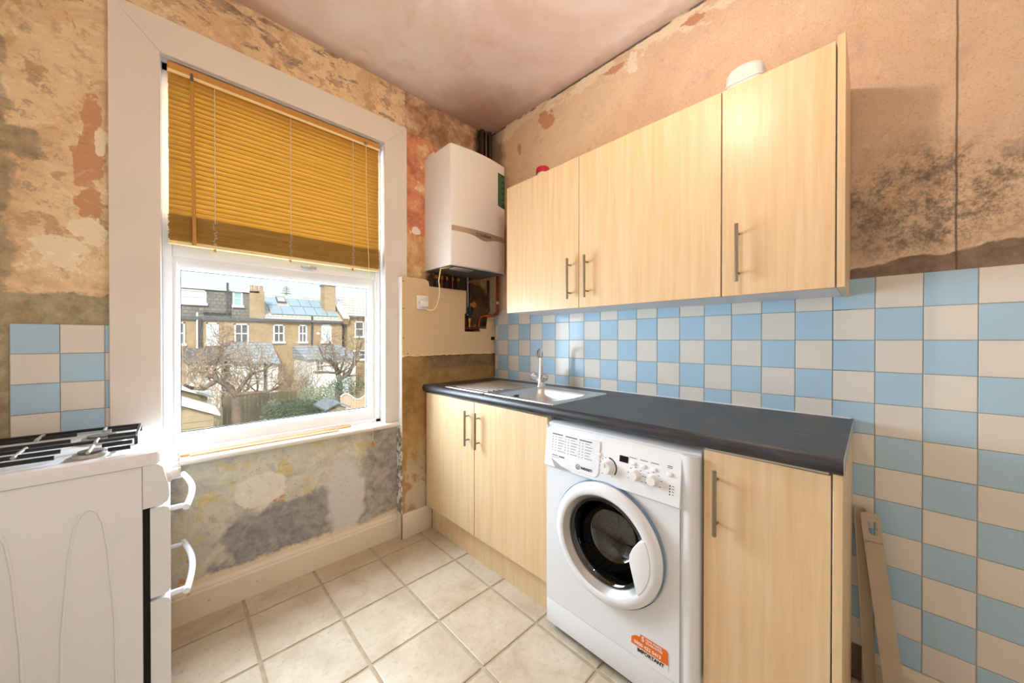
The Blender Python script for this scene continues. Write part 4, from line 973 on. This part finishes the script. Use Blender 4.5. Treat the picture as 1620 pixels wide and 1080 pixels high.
for k in range(3): MB().lathe([(.13, 0), (.11, .35), (.13, .4)], (xpl - .68 + k * .27, YH + .5, hpx(410, 460).z), (0, 0, 1), 10).build('chimney_pot', M['pot'], ch)
# --- middle house with solar panels
xpr = hpx(541, 505).x; ze2 = hpx(470, 506).z; zr2 = hpx(470, 468, YH + 3.4).z
hm = thing('terraced_house', ((xpl + xpr) / 2, YH, GZ), 'yellow brick house with solar panels on a pale pitched roof', 'house', 'terrace beyond the gardens')
MB().box(xpl, xpr, YH, YH + 7, GZ, ze2).build('wall', M['brick'], hm)
RD = 3.4                                   # run of the roof slope
def roof_pt(x, s, lift=0):                  # s 0 eaves .. 1 ridge
    n = Vector((0, -(zr2 - ze2), RD)).normalized()
    return Vector((x, YH - .2 + (RD + .2) * s, ze2 + (zr2 - ze2) * s)) + n * lift
MB().loft([[roof_pt(x, 0), roof_pt(x, 1), (x, YH + 7, ze2), (x, YH + 7, ze2 - .05), roof_pt(x, 0) - Vector((0, 0, .1))] for x in (xpl, xpr)]).build('roof', M['pslate'], hm)
MB().box(xpl, xpr, YH - .3, YH - .16, ze2 - .14, ze2 + .02).build('gutter', M['lead'], hm)
for r in range(2):
    for c in range(6):
        if r == 1 and c == 1: continue
        x0 = xpl + .42 + c * .77; x1 = x0 + .73; s0, s1 = .16 + r * .34, .16 + r * .34 + .32
        x0 -= .1 * r; x1 -= .1 * r
        MB().loft([[roof_pt(x0, s0, l), roof_pt(x1, s0, l), roof_pt(x1, s1, l), roof_pt(x0, s1, l)] for l in (.05, .10)]).build('solar_panel', M['solar'], hm)
sx = xpl + 1.13
sk_ = MB().loft([[roof_pt(sx, .62, l), roof_pt(sx + .6, .62, l), roof_pt(sx + .6, .84, l), roof_pt(sx, .84, l)] for l in (0, .14)]).build('roof_light', M['lead'], hm)
MB().loft([[roof_pt(sx + .08, .65, l), roof_pt(sx + .52, .65, l), roof_pt(sx + .52, .81, l), roof_pt(sx + .08, .81, l)] for l in (.13, .15)]).build('pane', M['wblind'], sk_)
far_window(hm, 432, 450, 513, 541, YH); far_window(hm, 472, 485.5, 513.5, 541, YH); far_window(hm, 508, 524, 513, 541, YH, 'wblind', False)
MB().tube([hpx(494, 500, YH - .1), hpx(493, 545, YH - .1)], .07, 8).build('drain_pipe', M['spipe'], hm)
MB().lathe([(.12, 0), (.1, .12)], hpx(503, 527.5, YH), (0, -1, 0), 10).build('wall_lamp', M['stone'], hm)
# party wall rising to the chimney
pw = [roof_pt(xpr, -.03, -.2), roof_pt(xpr, -.03, .32), roof_pt(xpr, 1, .32), roof_pt(xpr, 1, -.6)]
MB().prism(pw, (.42, 0, 0)).build('parapet', M['rbrick'], hm)
MB().prism([roof_pt(xpr - .04, -.04, .33), roof_pt(xpr - .04, -.04, .42), roof_pt(xpr - .04, 1, .42), roof_pt(xpr - .04, 1, .33)], (.459, 0, 0)).build('coping', M['stone'], hm)
cx1 = min(hpx(531, 470, YH + 1).x, xpr + .41); cx0 = hpx(513.5, 470, YH + 1).x; czt = hpx(520, 452, YH + 1).z
c2 = MB().box(cx0, cx1, YH + 1, YH + 2.1, ze2, czt).build('chimney', M['rbrick'], hm)
MB().box(cx0 - .06, cx1, YH + .94, YH + 2.16, czt, czt + .14).build('chimney_cap', M['lead'], c2)
# --- right house
xr0 = xpr + .42; ze3 = hpx(560, 500.5).z; zr3 = hpx(560, 469, YH + 3.4).z
hr_ = thing('terraced_house', (xr0 + 4, YH, GZ), 'yellow brick house with a plain pale roof beyond the stepped parapet', 'house', 'terrace beyond the gardens')
MB().box(xr0 + .001, xr0 + 11, YH, YH + 7, GZ, ze3).build('wall', M['brick'], hr_)
MB().loft([[(x, YH - .2, ze3), (x, YH + RD, zr3), (x, YH + 7, ze3), (x, YH - .2, ze3 - .08)] for x in (xr0 + .001, xr0 + 11)]).build('roof', M['pslate'], hr_)
MB().box(xr0 + .01, xr0 + 11, YH - .32, YH - .18, ze3 - .1, ze3 + .04).build('gutter', M['lead'], hr_)
far_window(hr_, 561, 575.5, 508, 532.5, YH, 'wglass', False); far_window(hr_, 600, 618, 506, 534, YH); far_window(hr_, 556, 580, 554, 568, YH, 'wglass')
# --- single-storey back additions
def addition(px0, px1, pyr, pye, y, label, wallm, roofm, wins):
    a = at('y', y, px0, pye); b = at('y', y, px1, pye); x0, x1 = a.x, b.x; zE = (a.z + b.z) / 2; zR = zE + (pye - pyr) * (y + 2) / 1.2 / FPX * 1.15
    t = thing('back_addition', ((x0 + x1) / 2, y, GZ), label, 'extension', 'extensions behind the terrace')
    MB().box(x0, x1, y, YH - .02, GZ, zE).build('wall', M[wallm], t)
    MB().loft([[(x, y - .2, zE), (x, YH - .02, zR), (x, YH - .02, zE - .02), (x, y - .2, zE - .08)] for x in (x0 - .1, x1 + .1)]).build('roof', M[roofm], t)
    for wv in wins: far_window(t, *wv[:4], y, *wv[4:])
addition(364, 417, 546, 573, 25.2, 'white back extension with a blue-grey slate lean-to roof', 'stone', 'gslate', [(398, 412, 578, 594)])
addition(424, 440, 546, 574, 25.2, 'short back extension with slate roof below the solar panels', 'stone', 'gslate', [])
addition(486, 563, 548, 566, 24.5, 'white rendered back extension with wide glazed doors', 'stone', 'gslate', [(499, 513, 569, 586), (541, 549, 566, 590)])
addition(296, 350, 556, 572, 25.0, 'low white back extension behind the bare apple tree', 'stone', 'lead', [(300, 318, 574, 590)])
# --- trees
def branch(m, p, d, r, L, depth, rnd, droop=.0, kink=.35, n=5, kids=(3, 5), minr=.006, shr=.5):
    pts = [p]; rs = [r]; dd = d.normalized()
    for k in range(n):
        dd = (dd + Vector((rnd.uniform(-1, 1), rnd.uniform(-1, 1), rnd.uniform(-1, 1))) * kink + Vector((0, 0, droop))).normalized()
        pts.append(pts[-1] + dd * L / n); rs.append(max(minr, r * (1 - .6 * (k + 1) / n)))
    m.tube(pts, rs, 6 if r > .04 else (4 if r > .012 else 3), cap=False)
    if depth <= 0: return
    for _ in range(rnd.randint(*kids)):
        k = rnd.randint(1, n); q = pts[k]
        side = Vector((rnd.uniform(-1, 1), rnd.uniform(-1, 1), rnd.uniform(-.35, .9))).normalized()
        nd = (dd * .45 + side).normalized()
        branch(m, q, nd, max(minr, rs[k] * .6), L * rnd.uniform(shr, shr + .3), depth - 1, rnd, droop, kink, n, kids, minr, shr)
def apple_tree(Y, limbs, trunk, label, seed, depth=3, kids=(3, 4)):
    """trunk / limbs: photo pixel paths at the tree's own distance Y, with radii"""
    rnd = random.Random(seed)
    tp_ = [at('y', Y, *q[:2]) for q in trunk]; base = Vector((tp_[0].x, Y, GZ))
    t = thing('bare_apple_tree', tuple(base), label, 'tree', 'bare trees in the gardens')
    MB().tube([base] + tp_, [trunk[0][2] * 1.15] + [q[2] for q in trunk], 9).build('trunk', M['bark'], t, smooth=60)
    for lm in limbs:
        pts = []; rs = []
        for i, (px, py, r) in enumerate(lm):
            pts.append(at('y', Y + rnd.uniform(-.5, .5) * (i > 0), px, py)); rs.append(r)
        MB().tube(pts, rs, 7).build('limb', M['bark'], t, smooth=60)
        tw = MB()
        for i in range(1, len(pts)):
            for _ in range(3):
                q = pts[i - 1].lerp(pts[i], rnd.random()); d = Vector((rnd.uniform(-.8, .8), rnd.uniform(-.8, .8), rnd.uniform(.1, 1)))
                branch(tw, q, d, rs[i] * .5, rnd.uniform(.5, .95), depth - 1, rnd, .05, .38, 4, kids, .0065)
        tw.build('twigs', M['twig' if rnd.random() < .5 else 'twigd'], t)['kind'] = 'stuff'
apple_tree(11.5, [[(372, 624, .10), (358, 608, .09), (342, 600, .075), (338, 585, .05), (346, 566, .035)], [(342, 602, .07), (322, 615, .06), (304, 614, .05), (290, 608, .035)], [(340, 597, .06), (322, 592, .04), (308, 582, .03)],
                  [(374, 622, .08), (386, 606, .05), (398, 588, .04), (392, 570, .025)], [(376, 624, .08), (392, 622, .06), (420, 620, .05), (440, 614, .035)], [(338, 586, .04), (344, 560, .03), (352, 545, .02)], [(398, 590, .035), (418, 586, .03), (432, 574, .02)]],
           [(374, 672, .17), (375, 650, .13), (373, 628, .115)], 'gnarled bare apple tree beside the tan shed', 3)
apple_tree(17, [[(537, 600, .13), (532, 582, .10), (522, 572, .07), (512, 566, .05), (503, 545, .03)], [(536, 602, .12), (552, 590, .10), (561, 572, .08), (565, 558, .06), (574, 540, .03)], [(533, 582, .08), (528, 560, .05), (522, 540, .03)], [(538, 590, .06), (545, 566, .04), (549, 545, .025)], [(534, 590, .06), (512, 588, .05), (495, 588, .035)]],
           [(536, 628, .2), (537, 605, .16)], 'bare apple tree in front of the white rendered extension', 5)
def bare_shrub(px, py, Y, hgt, spread, label, seed, nst=26, m_='twig'):
    rnd = random.Random(seed); g = at('y', Y, px, py); base = Vector((g.x, Y, GZ))
    t = thing('bare_shrub', tuple(base), label, 'shrub', 'leafless shrubs in the gardens')
    m = MB()
    for _ in range(int(nst * 1.5)):
        d = Vector((rnd.uniform(-1, 1) * spread, rnd.uniform(-1, 1) * spread, 1)); b0 = base + Vector((rnd.uniform(-.5, .5), rnd.uniform(-.5, .5), 0))
        branch(m, b0, d, .022, hgt * rnd.uniform(.55, .8), 2, rnd, .06, .22, 5, (3, 4), .0075, .34)
    m.build('stems', M[m_], t)['kind'] = 'stuff'
bare_shrub(304, 600, 15, 3.0, .25, 'pale leafless shrub behind the sheds', 11, 12)
bare_shrub(452, 600, 18, 3.2, .25, 'pale leafless shrub below the solar panel house', 12, 16)
bare_shrub(478, 600, 20, 3.0, .25, 'brown leafless shrub beside the white extension', 13, 13, 'twigd')
bare_shrub(420, 600, 16, 2.5, .25, 'low brown leafless shrub behind the fence', 14, 12, 'twigd')
bare_shrub(575, 600, 20.6, 2.6, .25, 'brown leafless hedge shrub beside the low tan fence', 15, 12, 'twigd')
bare_shrub(347, 600, 19, 2.8, .25, 'tangled leafless shrub by the low white extension', 16, 12)
bare_shrub(505, 610, 15, 1.9, .3, 'small leafless shrub between evergreen bushes', 17, 10)
def bush(px, py, Y, rx, rz, label, seed, m_, n=1500, ls=.09):
    rnd = random.Random(seed); c = at('y', Y, px, py)
    base = Vector((c.x, Y, GZ)); t = thing('evergreen_bush', tuple(base), label, 'bush', 'evergreen bushes in the gardens')
    m = MB()
    hz = c.z - GZ
    for _ in range(n):
        v = Vector((rnd.gauss(0, 1), rnd.gauss(0, 1), rnd.gauss(0, 1))).normalized() * (rnd.random() ** .35)
        p_ = Vector((c.x + v.x * rx, Y + v.y * rx * .8, c.z + v.z * rz))
        if p_.z < GZ: continue
        a = Vector((rnd.uniform(-1, 1), rnd.uniform(-1, 1), rnd.uniform(-.4, 1))).normalized(); s_ = a.orthogonal().normalized()
        L_ = ls * rnd.uniform(.6, 1.3)
        m.add([p_, p_ + a * L_ * .5 + s_ * L_ * .25, p_ + a * L_, p_ + a * L_ * .5 - s_ * L_ * .25], [(0, 1, 2), (0, 2, 3)])
    m.build('foliage', M[m_], t)['kind'] = 'stuff'
    st = MB()
    for _ in range(6): branch(st, base, Vector((rnd.uniform(-.5, .5), rnd.uniform(-.5, .5), 1)), .04, hz * .9, 1, rnd, .05, .2)
    st.build('stems', M['bark'], t)
bush(470, 655, 12.0, .85, .55, 'dark green bush at the foot of the window view beside the fence', 21, 'leaf', 1700)
bush(510, 648, 12.7, .65, .5, 'green bush beside the grey-roofed shed', 22, 'leaf', 1200)
bush(500, 628, 14.6, .9, .5, 'silvery green bush behind the dark ones', 23, 'leafl', 1200)
bush(545, 612, 16, 1.0, .5, 'dark green bush at the foot of the apple tree by the extension', 24, 'leaf', 1500)
bush(433, 660, 12.3, .4, .6, 'olive bush against the weathered fence', 25, 'leafl', 900)
rnd = random.Random(31)
ft_ = at('y', 45, 470, 478); tr_ = thing('conifer', (ft_.x, 45, GZ), 'pale far conifer showing over the solar panel roof', 'tree')
m = MB(); tpz = at('y', 45, 452, 452).z; cxx = at('y', 45, 453, 460).x
m.tube([(cxx, 45, GZ), (cxx, 45, tpz)], [.25, .03], 6)
for k in range(16):
    z = tpz - .15 - k * .22; Lb = .3 + k * .12
    for a in range(5):
        an = a * 1.26 + k; m.tube([(cxx, 45, z), (cxx + math.cos(an) * Lb, 45 + math.sin(an) * Lb, z - .1 + .15 * math.sin(k))], [.06, .02], 4)
m.build('branches', M['leafl'], tr_)
# --- fences and sheds
def fence(Y, px0, px1, pyt, label, wb_=.125, m_='fence'):
    a = at('y', Y, px0, pyt); b = at('y', Y, px1, pyt); t = thing('garden_fence', ((a.x + b.x) / 2, Y, GZ), label, 'fence', 'garden fences')
    zt_ = (a.z + b.z) / 2; n = int((b.x - a.x) / wb_); rnd_ = random.Random(int(px0))
    me = shared('fence_board', MB().box(-wb_ / 2 + .006, wb_ / 2 - .006, -.012, .012, 0, zt_ - GZ), M[m_])
    for k in range(n): piece('board', me, (a.x + (k + .5) * wb_, Y + rnd_.uniform(-.012, .012), GZ + rnd_.uniform(-.06, .0)), t)
    for z in (GZ + .4, zt_ - .25): MB().box(a.x, b.x, Y + .025, Y + .07, z, z + .08).build('rail', M[m_], t)
fence(13.7, 352, 470, 621, 'weathered board fence behind the apple tree')
fence(18.5, 552, 640, 607, 'low tan board fence behind the wavy fence', .14, 'shed')
def shed(Y, px_r, py_e, px_p, py_p, dep, label, roofm='felt', wallm='shed', wid=2.2):
    """gable-ended shed: eaves corner and ridge pixel at the front"""
    e = at('y', Y, px_r, py_e); r_ = at('y', Y, px_p, py_p); x1 = e.x; xm = r_.x; x0 = xm - (x1 - xm)
    t = thing('garden_shed', (xm, Y, GZ), label, 'shed', 'garden sheds')
    nb = max(3, int((e.z - GZ) / .14)); hb_ = (e.z - GZ) / nb
    MB().prism([(x0 + .04, Y + .04, GZ), (x1 - .04, Y + .04, GZ), (x1 - .04, Y + .04, e.z), (xm, Y + .04, r_.z - .04), (x0 + .04, Y + .04, e.z)], (0, dep - .08, 0)).build('walls', M[wallm], t)
    me = shared('shed_board', MB().box(-(x1 - x0) / 2, (x1 - x0) / 2, -.012, .012, .004, hb_ - .004), M[wallm])
    for k in range(nb): piece('board', me, (xm, Y + .026, GZ + k * hb_), t)
    for s in (-1, 1):
        xe = xm + s * (x1 - xm + .12); ze_ = e.z - .04
        MB().prism([(xm, Y - .12, r_.z), (xe, Y - .12, ze_), (xe, Y - .12, ze_ + .06), (xm, Y - .12, r_.z + .07)], (0, dep + .24, 0)).build('roof_slope', M[roofm], t)
    MB().box(xm - .38, xm + .38, Y - .004, Y + .012, GZ + .06, min(e.z - .1, GZ + 1.8)).build('door', M[wallm], t)
shed(9.5, 338, 655, 284, 640, 1.3, 'tan boarded shed with a pale roof below the window')
shed(12.0, 328, 627, 282, 615, 1.1, 'second shed with a pale roof behind the tan boarded one', 'felt', 'fence')
shed(10.6, 547, 643, 533, 637.5, 1.1, 'small grey-roofed store beside the wavy fence', 'dfelt', 'lead' if False else 'fence')
wf = thing('wavy_fence', (at('y', 13.5, 562, 640).x, 13.5, GZ), 'pale fence panels with a wavy top edge', 'fence')
a = at('y', 13.5, 538, 628); b = at('y', 13.5, 606, 628); n = int((b.x - a.x) / .11)
for k in range(n):
    x = a.x + (k + .5) * .11; u = (x - a.x) / .95
    z = a.z + .12 * math.sin(u * 2 * PI) - u * .10
    MB().box(x - .052, x + .052, 13.49, 13.51, GZ, z).build('board', M['trel'], wf)
pts = [(a.x + (b.x - a.x) * k / 60, 13.48, a.z + .02 + .12 * math.sin((b.x - a.x) * k / 60 / .95 * 2 * PI) - (b.x - a.x) * k / 60 / .95 * .10) for k in range(61)]
MB().tube(pts, .03, 6).build('top_rail', M['felt'], wf)
for o in bpy.data.objects:
    if '_org' in o: del o['_org']
